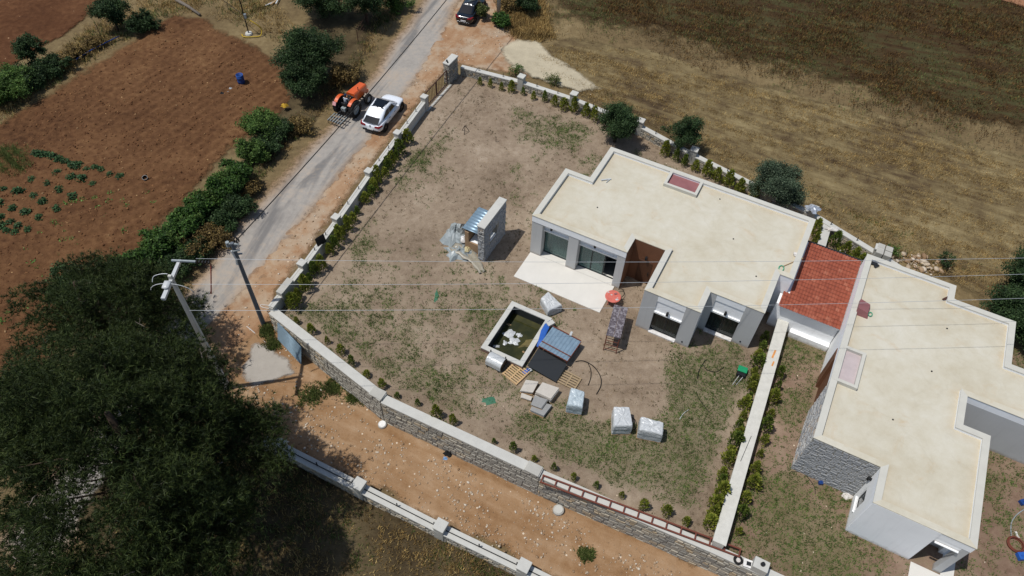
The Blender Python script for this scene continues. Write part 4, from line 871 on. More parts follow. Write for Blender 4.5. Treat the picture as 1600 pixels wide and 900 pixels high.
for x in (-1.15, 1.22):
    tr = part('trestle', M_rust, sf, lambda m_: (m_.cyl((x+.28, -.42, 0), (x, -.42, 1.44), .03, .03, 6), m_.cyl((x+.28, .42, 0), (x, .42, 1.44), .03, .03, 6), m_.cyl((x-.28, -.42, 0), (x, -.42, 1.44), .03, .03, 6), m_.cyl((x-.28, .42, 0), (x, .42, 1.44), .03, .03, 6)))
    for s_ in (-1, 1):
        for z in (.25, .6, .95): xx = x+s_*.28*(1-z/1.44); part('rung', M_rust, tr, lambda m_: m_.cyl((xx, -.42, z), (xx, .42, z), .022, .022, 6))
def hose(label, P, r, mat, name='hose', cat='hose', closed=False, z=None):
    C = [np.array(p, float) for p in P]; out = []
    for i in range(len(C)-1):
        p0, p1, p2, p3 = C[max(i-1, 0)], C[i], C[i+1], C[min(i+2, len(C)-1)]
        for t_ in np.linspace(0, 1, 7)[:-1]: out.append(.5*((2*p1)+(-p0+p2)*t_+(2*p0-5*p1+4*p2-p3)*t_*t_+(-p0+3*p1-3*p2+p3)*t_**3))
    out.append(C[-1]); m_ = MB(); m_.tube(out, r, 6); return tag(m_.build(name, mat, None, True), label, cat)
gh = lambda L, z=.06: [G(u, v, z) for u, v in L]
hose('long arc of black hose on the soil right of the pallet', gh([(899, 565), (912, 564), (928, 573), (938, 588), (939, 602), (932, 616)]), .03, M_rubber)
hose('short curved black hose inside the long hose arc', gh([(919, 568), (923, 578), (923, 590), (919, 602)]), .025, M_rubber)
hose('black hose looped round the red table edge', gh([(966, 452), (973, 452), (975, 460), (970, 466), (977, 469)], .3), .025, M_rubber)
hose('black hose arc in the grass near the second bedroom window', gh([(1090, 592), (1092, 580), (1100, 566), (1104, 562)]), .03, M_rubber)
hose('thin black hose loop in the grass beside the black arc', gh([(1099, 570), (1105, 578), (1118, 581), (1128, 576), (1131, 573)]), .022, M_rubber)
hose('dark hose running across the green grass patch', gh([(1088, 612), (1092, 622), (1100, 634), (1108, 644)]), .02, M_rubber)
hose('pale string hose across the lawn below the green box', gh([(1062, 655), (1068, 646), (1076, 640)]), .02, M_wrap)
hose('dark hose end behind the tall white pack', gh([(987, 652), (993, 657), (994, 668), (986, 674)]), .02, M_rubber)
gx_ = G(1160, 579, .35); gb_ = empty('garden_box', 'green-lidded black crate holding rods, by the divider shrubs', 'crate', (gx_[0], gx_[1], 0), TH+R(4))
part('crate_body', M_black, gb_, lambda m_: m_.b(-.28, .28, -.36, .3, 0, .3)); part('lid', plain('green_plastic', hexc('1f8a5c'), .45), gb_, lambda m_: m_.b(-.3, .3, -.12, .32, .3, .4), bevel=.02)
for k in range(4): part('rod', M_wrap if k % 2 else M_black, gb_, lambda m_: m_.cyl((-.2+.13*k, -.25, .2), (-.42+.11*k, -1.0-.1*(k % 3), .05), .018, .018, 6))
crumple('green_net', 'tangled green net strands on the lawn in front of the pond', 'net', G(764, 626, .02), .5, .3, .05, plain('green_net_plastic', hexc('3d6b52'), .6), 71)
crumple('green_net', 'green net strand lying on the soil far left of the pond', 'net', G(682, 462, .02), .15, .5, .04, bpy.data.materials['green_net_plastic'], 72)
tp = G(727, 207); tri = empty('tripod_stand', 'small dark metal tripod on the bare lawn', 'stand', tp)
for k in range(3): t_ = k*2.09+.4; part('leg', M_black, tri, lambda m_: m_.cyl((.38*math.cos(t_), .38*math.sin(t_), 0), (0, 0, .75), .025, .025, 6))
for u, v, lb in ((775, 222, 'thin dark stake standing on the lawn below the tripod'),):
    p = G(u, v); o = tag(part('garden_stake', M_black, None, lambda m_: (m_.cyl((0, 0, 0), (0, 0, .5), .025, .02, 6), m_.cyl((0, 0, .5), (0, 0, .56), .04, .03, 6))), lb, 'stake'); o.location = p

# ------------------------------------------------------------------ barbecue with stone frame
BA, BB0, BB1, BH = (-4.9, -4.38), 8.55, 11.72, 3.55
bb = empty('barbecue', 'unfinished stone barbecue wall with a square opening on the lawn', 'barbecue', W(-4.64, 10.1), TH); bpy.context.view_layer.update()
ho = (9.85, 10.85, 1.2, 2.25); lx = lambda a: a+4.64; ly = lambda b: -b+10.1
part('core', M_mortar, bb, lambda m_: (m_.b(lx(BA[0]), lx(BA[1]), ly(BB1), ly(ho[1]), 0, BH-.12), m_.b(lx(BA[0]), lx(BA[1]), ly(ho[0]), ly(BB0), 0, BH-.12), m_.b(lx(BA[0])+.003, lx(BA[1])-.003, ly(ho[1]), ly(ho[0]), 0, ho[2]), m_.b(lx(BA[0])+.003, lx(BA[1])-.003, ly(ho[1]), ly(ho[0]), ho[3], BH-.12)))
part('coping', M_concl, bb, lambda m_: m_.b(lx(BA[0])-.05, lx(BA[1])+.05, ly(BB1)-.05, ly(BB0)+.05, BH-.12, BH), bevel=.02)
rs = np.random.default_rng(14); hole = lambda s, z: ho[2]-.05 < z < ho[3]+.05 and (BB1-s) > ho[0]-.1 and (BB1-s) < ho[1]+.1
kw = dict(w=(.22, .45), h=(.12, .22))
stones_build([stones_on(W(BA[1], BB1), W(BA[1], BB0), 0, BH-.13, rs, clip=hole, **kw), stones_on(W(BA[0], BB1), W(BA[1], BB1), 0, BH-.13, rs, **kw)], bb, M_stoned, rs, 220)
part('white_shelf', M_white, bb, lambda m_: m_.b(lx(BA[0]), lx(BA[1])-.05, ly(ho[1]), ly(ho[0]), ho[2], ho[2]+.06))
part('oven_body', plain('clay_plaster', hexc('9a7f63'), .9, .2, 3, .4), bb, lambda m_: (m_.b(lx(-6.2), lx(-4.93), ly(11.3), ly(9.2), 0, .95), m_.b(lx(-6.2), lx(-5.9), ly(11.3), ly(9.2), .95, 1.9), m_.b(lx(-5.9), lx(-4.93), ly(9.5), ly(9.2), .95, 1.9)))
part('white_counter', M_white, bb, lambda m_: m_.b(lx(-5.85), lx(-4.95), ly(11.2), ly(9.55), .953, 1.0))
o = corrugated(2.4, 1.5, .03, .3, .008, 6).build('roof_sheet', M_galv, bb, True); o.location = (lx(-5.65), ly(10.1), 2.15); o.rotation_euler = (0, R(0), R(90)); o.rotation_euler = (R(0), R(6), R(0)); o.rotation_euler = Matrix.Rotation(R(90), 3, 'Z').to_euler()
crumple('plastic_sheet', 'grey plastic sheet heaped left of the barbecue, upper piece', 'plastic sheet', G(712, 368, .02), .95, 1.3, .75, M_plast, 81, 18)
crumple('plastic_sheet', 'grey plastic sheet spread on the ground left of the barbecue, lower piece', 'plastic sheet', G(718, 395, .02), 1.0, .95, .35, M_plast, 82, 18)
strip('plastic_strip', 'long yellowish plastic sheet trailing from the barbecue onto the lawn', 'plastic sheet', [G(706, 384, .3), G(714, 388, .3), G(722, 392, .26), G(730, 397, .22), G(737, 402, .2), G(743, 408, .16), G(747, 415, .12), G(751, 421, .1), G(754, 426, .08)], [.7, 1.0, .9, 1.1, .8, .6, .7, .45, .6], plain('yellowed_plastic', hexc('968f7f'), .4, .25, 4, .6, spec=.5, bs=6, bd=.03), 6, .13)
crumple('cement_bag', 'white cement bag between the plastic sheets and the barbecue', 'bag', G(724, 374, .4), .25, .35, .3, M_white, 83)
crumple('cement_bag', 'pale yellow bag low in front of the barbecue oven', 'bag', G(730, 390, .3), .22, .3, .2, plain('yellow_bag', hexc('c2b48c'), .8), 84)

# ------------------------------------------------------------------ lane things
mh = GT(872, 800)+np.array([0, 0, .1]); o = empty('manhole_ring', 'round pale concrete manhole cover standing on the lane, right', 'manhole', mh); part('ring', M_conc, o, lambda m_: m_.lathe([(0, .3), (.3, .3), (.33, .27), (.34, 0)], n=24), sm=False); part('lid', M_concl, o, lambda m_: m_.lathe([(0, .34), (.25, .34), (.27, .31)], n=20))
mh = GT(598, 666)+np.array([0, 0, .12]); o = empty('manhole_ring', 'round white concrete cover on the lane at the foot of the wall, left', 'manhole', mh); part('ring', M_conc, o, lambda m_: m_.lathe([(0, .18), (.26, .18), (.28, .15), (.29, 0)], n=24)); part('lid', M_white, o, lambda m_: m_.lathe([(0, .22), (.22, .22), (.24, .185)], n=20))
bg = GT(699, 713)+np.array([0, 0, .12]); crumple('rubbish_bag', 'black rubbish bag dumped on the lane', 'bag', bg+np.array([.05, .1, 0]), .3, .26, .3, M_rubber, 91); crumple('blue_bag', 'blue and white plastic bag beside the black rubbish bag', 'bag', GT(696, 718)+np.array([0, 0, .12]), .2, .16, .14, plain('blue_white_bag', hexc('7fa6cf'), .5, .4, 8), 92)
hose('bent white plastic pipe on the ground near the concrete pole', [GT(386, 511)+np.array([0, 0, .08]), GT(396, 519)+np.array([0, 0, .06]), GT(406, 528)+np.array([0, 0, .06]), GT(418, 538)+np.array([0, 0, .05])], .035, M_white, 'plastic_pipe', 'pipe')
hose('white pipe loop at the foot of the road wall end', [G(425, 483, -.6), G(410, 480, -.6), G(408, 476, -.6), G(425, 478, -.6)], .03, M_white, 'plastic_pipe', 'pipe')
wc = G(1270, 326, 1.45); crumple('plastic_wrap', 'silver plastic wrap covering a pillar of the back wall', 'plastic sheet', wc, .5, .45, .25, plain('silver_wrap', hexc('aeb4bd'), .3, .5, 4, .4, metal=.3), 93)
crumple('white_sack', 'white sacks lying on the back wall behind the annex', 'sack', G(1302, 358, .86), .55, .2, .15, M_white, 94)
o = empty('block_stack', 'four grey concrete blocks stacked on the back wall pillar', 'blocks', W(20.75, -2.25, 0), TH)
for i, (x, y) in enumerate(((-.28, -.28), (.28, -.28), (-.28, .28), (.28, .28))): part('block', M_conc, o, lambda m_: m_.box((x, y, 1.0), (.5, .5, .95)), bevel=.03)
for i, (u, v, lb) in enumerate(((1284, 378, 'white paper bag on the strip behind the annex roof'), (1316, 393, 'white plastic bag by the shrubs behind the annex roof'))): crumple('litter_bag', lb, 'litter', G(u, v, .02), .25, .18, .15, M_white, 95+i)
# roof things
hose('green hose ring on the middle villa roof', [G(1221+4*math.cos(t_), 419+4*math.sin(t_), 3.72) for t_ in np.linspace(0, 6.2, 9)], .035, plain('green_hose', hexc('3f9a78'), .5))
o = tag(part('broom', M_wood, None, lambda m_: (m_.cyl((0, 0, .03), (1.25, .7, .05), .025, .025, 6), m_.box((1.35, .75, .06), (.3, .16, .1), .5))), 'wooden broom lying on the middle villa roof', 'broom'); o.location = G(1222, 417, 3.69)
o = tag(part('roof_brick', M_white, None, lambda m_: (m_.box((0, 0, .06), (.3, .2, .12), -.3), m_.box((0, -.16, .05), (.3, .08, .1), -.3))), 'small white and dark block on the middle villa roof', 'block'); o.location = G(1243, 398, 3.685)
hose('green hose ring on the right villa roof', [G(1360+3*math.cos(t_), 491+3*math.sin(t_), 3.72) for t_ in np.linspace(0, 6.2, 9)], .03, bpy.data.materials['green_hose'])
o = tag(part('roof_offcut', M_frame, None, lambda m_: (m_.box((0, 0, .05), (.6, .25, .1), -.4), m_.box((.2, -.25, .05), (.35, .15, .1), .5))), 'dark offcuts lying at the back corner of the right villa roof', 'offcut'); o.location = G(1363, 412, 3.685)
o = tag(part('roof_offcut', M_iron, None, lambda m_: m_.box((0, 0, .04), (.45, .14, .08), .5)), 'brown strip lying by the roof step of the right villa', 'offcut'); o.location = G(1477, 467, 3.685)
o = tag(part('white_batten', M_wrap, None, lambda m_: (m_.box((0, 0, .03), (.75, .1, .06), .25), m_.box((.15, -.1, .03), (.5, .04, .05), .9))), 'pale batten lying on the left half of the middle villa roof', 'batten'); o.location = G(947, 281, 3.685)
# right villa yard
o = tag(part('blue_can', M_bluedk, None, lambda m_: (m_.box((0, 0, .12), (.22, .2, .24)), m_.box((0, 0, .27), (.1, .04, .06)))), 'dark blue can at the foot of the stone-clad wall', 'can'); o.location = G(1281, 756)
crumple('white_tray', 'white crumpled cartons by the stone-clad house corner', 'litter', G(1324, 775, .02), .35, .22, .12, M_white, 99)
hose('black cable curving along the stone-clad wall', gh([(1236, 737), (1252, 738), (1262, 746), (1272, 760), (1274, 772)], .03), .02, M_rubber)
hose('brown cable on the lawn by the white end wall', gh([(1322, 840), (1338, 840), (1350, 846), (1353, 849)], .03), .02, M_iron)
def coil(label, c, r, n, mat, rr):
    m_ = MB()
    for k in range(n): m_.tube([(c[0]+(r+.02*(k % 3))*math.cos(t_), c[1]+(r+.02*(k % 3))*math.sin(t_), .05+.055*k) for t_ in np.linspace(0, 2*math.pi, 22)[:-1]], rr, 6, True)
    return tag(m_.build('hose_coil', mat, None, True), label, 'coil')
coil('coil of rust-red corrugated pipe in the right villa yard', G(1585, 852, 0), .4, 4, M_rust, .045)
hose('grey hose curving in the right villa yard above the coil', gh([(1600, 796), (1588, 805), (1580, 818), (1580, 838)], .05), .03, M_plast)
o = tag(part('tool_case', M_blue, None, lambda m_: (m_.box((0, 0, .15), (.45, .4, .3), .1), m_.box((0, 0, .33), (.2, .05, .06), .1))), 'bright blue case beside the rust-red coil', 'case'); o.location = G(1594, 871)
o = tag(part('tool_case', M_bluedk, None, lambda m_: (m_.box((0, 0, .12), (.4, .3, .24), .3), m_.box((0, 0, .27), (.2, .05, .06), .3))), 'dark blue case at the right edge above the grey hose', 'case'); o.location = G(1597, 786)
o = tag(part('white_board', M_white, None, lambda m_: m_.box((0, 0, .04), (.12, .5, .08), .05), bevel=.01), 'short white board beside the rust-red coil', 'board'); o.location = G(1589, 838)
slab('paved_path', 31.0, 31.6, 18.2, 24.0, .05, M_patio)

# ------------------------------------------------------------------ poles and lines
p1 = GT(412, 507); pole1 = empty('utility_pole', 'dark steel utility pole leaning over the lane wall corner', 'pole', p1)
H_1 = 8.3
part('pole_shaft', plain('grey_steel', hexc('5c6268'), .6, .12, 2, .1), pole1, lambda m_: m_.cyl((0, 0, -.3), (0, 0, H_1), .17, .11, 10))
part('pole_top', M_plast, pole1, lambda m_: (m_.cyl((-.3, .05, H_1-.35), (-.3, .05, H_1), .14, .12, 8), m_.box((.05, 0, H_1-.1), (.7, .1, .1)), m_.box((.1, -.1, H_1-.6), (.5, .08, .08), .4), m_.box((.1, .1, H_1-1.1), (.45, .08, .08), .2)))
for k, (x, y) in enumerate(((.1, .2), (.3, .05), (.35, .25), (.2, .35))): part('insulator', M_black, pole1, lambda m_: m_.cyl((x, y, H_1-.1), (x, y, H_1+.15), .05, .035, 7))
part('cable_drop', M_wrap, pole1, lambda m_: m_.tube([(-.1, -.2, H_1-.5), (.02, -.24, H_1-1.2), (-.05, -.26, H_1-1.7)], .06, 5))
p2 = GT(356, 607); pole2 = empty('utility_pole', 'tall pale concrete pole with crossarms beside the big pine', 'pole', p2); H_2 = 11.5
part('pole_shaft', M_concl, pole2, lambda m_: m_.loft([[(s*x, s*.72*y, z) for x, y in ((-1, -1), (1, -1), (1, 1), (-1, 1))] for s, z in ((.19, -.3), (.1, H_2))]), bevel=.02)
part('crossarm', M_plast, pole2, lambda m_: m_.box((.3, 1.2, H_2-.2), (1.3, .1, .1)))
part('crossarm', M_wrap, pole2, lambda m_: m_.hexa([(-.11, -1.35, H_2-.42), (.11, -1.35, H_2-.42), (.08, 1.35, H_2-.42), (-.08, 1.35, H_2-.42), (-.11, -1.35, H_2-.26), (.11, -1.35, H_2-.26), (.08, 1.35, H_2-.26), (-.08, 1.35, H_2-.26)]))
part('lamp_head', M_wrap, pole2, lambda m_: m_.loft([[(-.05+s*x, -.5+s*1.3*y, H_2-.2+z) for x, y in ((-1, -1), (0, -1.2), (1, -1), (1, 1), (0, 1.1), (-1, 1))] for s, z in ((.08, -.1), (.19, 0), (.17, .08), (.06, .12))]), sm=True)
for k in range(5): part('insulator', M_black, pole2, lambda m_: m_.lathe([(.03, -.05), (.1, -.03), (.1, .03), (.03, .05)], (1.0+.17*k, 1.2, H_2-.2), 'X', 10))
part('jumper', M_wrap, pole2, lambda m_: m_.tube([(1.15*math.cos(t_), -.4, H_2-.9+.7*math.sin(t_)) for t_ in np.linspace(.1, math.pi-.1, 12)], .02, 5))
part('red_drop', plain('red_cable', hexc('7a2a26'), .5), pole2, lambda m_: m_.tube([(1.75, 1.2, H_2-.3), (1.65, .9, H_2-1.0), (1.4, .6, H_2-2.2)], .035, 5))
def wire(label, A_, B_, sag, r, mat, name='power_line'):
    A_ = np.array(A_, float); B_ = np.array(B_, float); P = [A_+(B_-A_)*t_-np.array([0, 0, sag*4*t_*(1-t_)]) for t_ in np.linspace(0, 1, 50)]
    m_ = MB(); m_.tube(P, r, 5); return tag(m_.build(name, mat, None, True), label, 'cable')
M_wire = plain('aluminium_wire', hexc('b9bcbd'), .4, .1, 3, 0, metal=.3); M_cable = plain('black_cable', hexc('232323'), .7)
z1, z2 = 11.2, 10.6
def endpt(u, v, z): return G(u, v, z)
wire('uppermost of the thin pale power lines crossing the plot', G(306, 404, 9.2), G(1900, 396, 9.2), .5, .0105, M_wire)
wire('second thin pale power line from the top', G(300, 444, 9.2), G(1900, 418, 9.2), .5, .0105, M_wire)
wire('third thin pale power line, above the pond', G(296, 485, 9.2), G(1900, 455, 9.2), .5, .0105, M_wire)
wire('thick black cable running from the steel pole up along the road', p1+np.array([.2, .2, H_1]), GT(779, 24)+np.array([0, 0, 8.35]), .6, .035, M_cable)
hose('white wire end hanging left of the concrete pole', [G(238, 441, 9), G(240, 432, 9.2), G(252, 428, 9.3), G(262, 428, 9.3)], .02, M_wire, 'wire_loop', 'wire')
fp = GT(779, 24); pole3 = empty('utility_pole', 'pale round pole in the weeds behind the dark car', 'pole', fp); part('pole_shaft', M_concl, pole3, lambda m_: m_.cyl((0, 0, -.2), (0, 0, 8.5), .2, .15, 12), sm=True); part('pole_top', M_plast, pole3, lambda m_: m_.box((0, 0, 8.3), (1.0, .1, .1), .4))
# ------------------------------------------------------------------ vehicles
def paint(name, c, rough=.25):
    t = NT(name); n = t.noise(2.5, 4); t.fin(t.ramp(n, [(.3, tuple(q*.93 for q in c)), (.7, c)]), rough, .5); t.p.inputs['Coat Weight'].default_value = .5; t.p.inputs['Coat Roughness'].default_value = .1; return t.m
M_carglass = glass_mat('car_glass', hexc('0d1013'), .06)
M_rim = plain('alloy_rim', hexc('8d9094'), .35, .2, 6, 0, metal=.7)
def wheel(parent, x, y, r, w_, name='wheel', rim=None, spokes=5, tread=0):
    o = bpy.data.objects.new(name, None); COL.objects.link(o); o.parent = parent; o.location = (x, y, r); o.empty_display_size = .1
    s = 1 if y > 0 else -1
    b = MB(); b.lathe([(r*.6, -w_/2), (r*.92, -w_/2), (r, -w_*.36), (r, w_*.36), (r*.92, w_/2), (r*.6, w_/2)], axis='Y', n=28)
    for k in range(tread):
        for sd in (-1, 1):
            t_ = 2*math.pi*(k+.25*sd)/tread; M3 = Matrix.Rotation(-t_, 3, 'Y') @ Matrix.Rotation(sd*.5, 3, 'X')
            c = Matrix.Rotation(-t_, 3, 'Y') @ Vector((r*1.0, sd*w_*.25, 0)); P = [c+(Matrix.Rotation(-t_, 3, 'Y') @ Matrix.Rotation(sd*.6, 3, 'X') @ Vector((i*.03, j*w_*.27, k_*.035))) for k_ in (-1, 1) for j in (-1, 1) for i in (-1, 1)]
            b.add(P, [(0, 2, 3, 1), (4, 5, 7, 6), (0, 1, 5, 4), (2, 6, 7, 3), (0, 4, 6, 2), (1, 3, 7, 5)])
    b.build('tyre', M_rubber, o, True if not tread else False)
    b = MB(); yo = s*w_*.3; b.lathe([(r*.62, yo), (r*.58, yo-s*.05), (r*.2, yo-s*.04), (r*.16, yo+s*.02), (0.001, yo+s*.03)], axis='Y', n=24); b.build('rim', rim or M_rim, o)
    return o
def lofted(stations):
    """rings across the car from (x, half width, z bottom, z belt, crown)"""
    R_ = []
    for x, w_, zb, zt, cr in stations:
        h = zt-zb
        half = [(.0, zb), (w_*.86, zb), (w_*.97, zb+h*.18), (w_, zb+h*.5), (w_*.975, zb+h*.82), (w_*.9, zt-.01), (w_*.6, zt+cr*.75), (0, zt+cr)]
        R_.append([(x, y, z) for y, z in half]+[(x, -y, z) for y, z in half[-2:0:-1]])
    return R_
def car(label, loc, rz, pt, L=4.65, Wd=1.9, H=1.62, suv=True, belt=1.0, plate=None, roofglass=True, logo=True, tailc='7a1018'):
    r = empty('parked_car', label, 'car', loc, rz); hl = L/2; w_ = Wd/2; zb = .32 if suv else .24; wr = .37 if suv else .33
    hood = belt-.02
    tl = belt+.02 if suv else belt+.04
    st = [(-hl, w_*.74, zb+.16, .74, .0), (-hl+.07, w_*.88, zb+.06, .9, .02), (-hl+.3, w_*.965, zb, tl-.02, .03), (-hl*.6, w_, zb, belt+.02, .03), (-hl*.2, w_*.985, zb-.02, belt, .03), (hl*.2, w_*.985, zb-.02, belt-.01, .03), (hl*.42, w_, zb, hood-.02, .05), (hl*.7, w_*.97, zb, hood-.09, .06), (hl*.9, w_*.86, zb+.02, hood-.19, .05), (hl*.985, w_*.7, zb+.1, hood-.32, .03), (hl, w_*.55, zb+.2, hood-.42, .0)]
    b = MB(); b.loft(lofted(st)); body = b.build('body', pt, r, True); q = body.modifiers.new('sub', 'SUBSURF'); q.levels = 1; q.render_levels = 2
    # cabin
    if suv: xb0, xt0, xt1, xb1 = -hl+.16, -hl*.36, hl*.1, hl*.5
    else: xb0, xt0, xt1, xb1 = -hl*.74, -hl*.36, hl*.06, hl*.44
    zb2 = belt-.02; wb, wt = w_*.9, w_*(.73 if suv else .66); zt = H
    B4 = [(xb0, -wb*.88, zb2+.02), (xb1, -wb*.9, zb2), (xb1, wb*.9, zb2), (xb0, wb*.88, zb2+.02)]
    T4 = [(xt0, -wt*.94, zt-.04), (xt1, -wt, zt), (xt1, wt, zt), (xt0, wt*.94, zt-.04)]
    lerp = lambda p, q_, t_: tuple(p[i]+(q_[i]-p[i])*t_ for i in range(3))
    cab = MB(); rings = []
    for t_, bul in ((0, 0), (.35, .03), (.7, .03), (.92, .0), (1, -.05)):
        P = [Vector(lerp(B4[i], T4[i], min(t_, 1))) for i in range(4)]; R2 = []
        for i in range(4):
            p, q_ = P[i], P[(i+1) % 4]; n_ = Vector(((q_-p).y, -(q_-p).x, 0)).normalized()
            for s_ in (0.04, .3, .7, .96): pp = p.lerp(q_, s_)+n_*(bul+(.06 if i in (1, 3) and s_ in (.3, .7) else 0)); R2.append(tuple(pp))
        rings.append(R2)
    rings.append([(x*.9+(xt0+xt1)*.05, y*.8, H+.03) for x, y, z in rings[-1]])
    cab.loft(rings); cabin = cab.build('cabin', pt, r, True)
    def face(i, s0, s1, t0, t1, off=.02):
        """a glazed patch on cabin side i"""
        V = []
        for t_ in (t0, (t0+t1)/2, t1):
            for s_ in np.linspace(s0, s1, 5):
                p = Vector(lerp(lerp(B4[i], B4[(i+1) % 4], s_), lerp(T4[i], T4[(i+1) % 4], s_), t_)); e = Vector(B4[(i+1) % 4])-Vector(B4[i]); n_ = Vector((e.y, -e.x, 0)).normalized()
                bul = .03+(.06 if i in (1, 3) and .2 < s_ < .8 else (.03 if i in (1, 3) else 0)); up_ = Vector((0, 0, 1))*off*.6
                V.append(tuple(p+n_*(bul+off)+up_))
        return V, [(k*5+j, k*5+j+1, (k+1)*5+j+1, (k+1)*5+j) for k in range(2) for j in range(4)]
    for nm, i, s0, s1, t0, t1 in (('windscreen', 1, .05, .95, .1, .9), ('rear_window', 3, .08, .92, .06 if suv else .1, .46 if suv else .9)):
        b = MB(); b.add(*face(i, s0, s1, t0, t1)); b.build(nm, M_carglass, r, True)
    for i in (0, 2):
        for s0, s1 in (((.17, .5), (.53, .86)) if i == 0 else ((.14, .47), (.5, .83))):
            b = MB(); b.add(*face(i, s0, s1, .14, .84)); b.build('side_window', M_carglass, r, True)
    if roofglass:
        x0, x1 = xt0+.02, xt1+.02; part('glass_roof', M_carglass, r, lambda m_: m_.loft([[(x0, -wt*.74, H+.012), (x1, -wt*.8, H+.03), (x1, wt*.8, H+.03), (x0, wt*.74, H+.012)], [(x0+.05, -wt*.6, H+.042), (x1-.04, -wt*.66, H+.05), (x1-.04, wt*.66, H+.05), (x0+.05, wt*.6, H+.042)]]))
    part('aerial', M_black, r, lambda m_: m_.loft([[(xt0-.02, -.03, H-.03), (xt0+.12, -.02, H), (xt0+.12, .02, H), (xt0-.02, .03, H-.03)], [(xt0, -.01, H+.07), (xt0+.04, -.01, H+.07), (xt0+.04, .01, H+.07), (xt0, .01, H+.07)]]))
    red = bpy.data.materials.get('tail_red') or plain('tail_red', hexc(tailc), .2, .2, 8, 0)
    for s in (-1, 1):
        part('taillight', red, r, lambda m_: m_.hexa([(-hl+.015, s*w_*.42, .76), (-hl-.005, s*w_*.42, .76), (-hl+.0, s*w_*.84, .78), (-hl+.42, s*w_*.985, .8), (-hl+.05, s*w_*.42, .88), (-hl+.02, s*w_*.42, .88), (-hl+.04, s*w_*.87, .92), (-hl+.4, s*w_*.985, .93)][::1]))
        part('headlight', M_wrap, r, lambda m_: m_.hexa([(hl*.8, s*w_*.45, .54), (hl*.955, s*w_*.45, .54), (hl*.9, s*w_*.8, .56), (hl*.74, s*w_*.92, .6), (hl*.8, s*w_*.45, .64), (hl*.935, s*w_*.45, .63), (hl*.885, s*w_*.8, .66), (hl*.72, s*w_*.93, .71)]))
        part('mirror', pt, r, lambda m_: m_.box((hl*.32, s*(w_+.02), belt+.05), (.15, .24, .13)), bevel=.03)
        for x in (-.55, .35): part('door_handle', M_rim if suv else pt, r, lambda m_: m_.box((x-.1, s*(w_*.985), belt-.16), (.2, .03, .03)))
        for x in (-hl*.62, hl*.64):
            wheel(r, x, s*(w_-.11), wr, .24)
            part('wheel_arch', M_black, r, lambda m_: m_.lathe([(0.01, s*(w_-.02)), (wr+.07, s*(w_-.02)), (wr+.07, s*(w_-.35))], (x, 0, wr), 'Y', 24))
    part('rear_bumper', M_black if suv else pt, r, lambda m_: m_.b(-hl-.03, -hl+.2, -w_*.72, w_*.72, zb+.0, zb+.2), bevel=.04)
    pl_ = part('number_plate', M_white, r, lambda m_: m_.b(-hl-.045, -hl-.02, -.26, .26, .5, .61))
    part('plate_lettering', M_black, pl_, lambda m_: [m_.b(-hl-.049, -hl-.044, -.2+.075*k, -.16+.075*k, .53, .58) for k in range(6) if k != 2])
    part('badge', M_rim, r, lambda m_: m_.lathe([(.001, -hl-.012), (.06, -hl-.01), (.07, -hl+.05)], (0, 0, .84), 'X', 14))
    return r
M_pwhite = paint('white_car_paint', hexc('e3e6ea'), .3); M_pdark = paint('dark_blue_car_paint', hexc('10151c'), .2)
cw = (G(566, 205)+G(597, 211))/2; hd = R(71)
car('white coupe-roofed SUV with black glass roof parked beside the road wall', (cw[0]+2.15*math.cos(hd), cw[1]+2.15*math.sin(hd), float(terr(cw[0], cw[1]+2))+.04), hd, M_pwhite, 4.7, 2.0, 1.68)
cw = (G(708, 37)+G(741, 44))/2; hd2 = R(75)
car('dark saloon car parked at the top beside the road', (cw[0]+2.3*math.cos(hd2), cw[1]+2.3*math.sin(hd2), .04), hd2, M_pdark, 4.75, 1.86, 1.46, False, .93, roofglass=False)

# tractor
M_orange = paint('orange_tractor_paint', hexc('d0591c'), .4); M_dirtiron = plain('greasy_iron', hexc('2b2a2a'), .7, .3, 6, .2)
tp_ = (G(560, 182)+G(529, 174))/2; th_ = R(66)
tr = empty('tractor', 'orange farm tractor with rear cultivator on the road beside the white car', 'tractor', (tp_[0], tp_[1], .04), th_)
def hoodring(x, w_, z0, z1): return [(x, -w_, z0), (x, w_, z0), (x, w_*1.02, z1-.1), (x, w_*.8, z1), (x, -w_*.8, z1), (x, -w_*1.02, z1-.1)]
part('hood', M_orange, tr, lambda m_: m_.loft([hoodring(.66, .4, .85, 1.68), hoodring(1.5, .39, .82, 1.62), hoodring(2.5, .36, .8, 1.54), hoodring(2.6, .31, .84, 1.44)]), bevel=.02)
part('grille', M_dirtiron, tr, lambda m_: m_.b(2.6, 2.63, -.26, .26, .86, 1.38)); part('dashboard', M_dirtiron, tr, lambda m_: m_.hexa([(.55, -.3, .9), (.72, -.3, .9), (.72, .3, .9), (.55, .3, .9), (.6, -.3, 1.4), (.715, -.3, 1.47), (.715, .3, 1.47), (.6, .3, 1.4)]))
part('engine_block', M_dirtiron, tr, lambda m_: (m_.b(-.35, 2.3, -.2, .2, .5, .8), m_.b(.9, 2.2, -.28, .28, .62, .82), m_.b(-.45, .5, -.28, .28, .42, .85)))
part('front_weight', M_orange, tr, lambda m_: m_.b(2.5, 2.85, -.28, .28, .5, .78), bevel=.03); part('exhaust', M_dirtiron, tr, lambda m_: m_.cyl((1.4, -.3, 1.2), (1.4, -.3, 1.9), .035, .035, 8))
part('front_axle', M_dirtiron, tr, lambda m_: m_.b(1.95, 2.08, -.72, .72, .38, .5)); part('rear_axle', M_dirtiron, tr, lambda m_: m_.b(-.12, .12, -.75, .75, .6, .82))
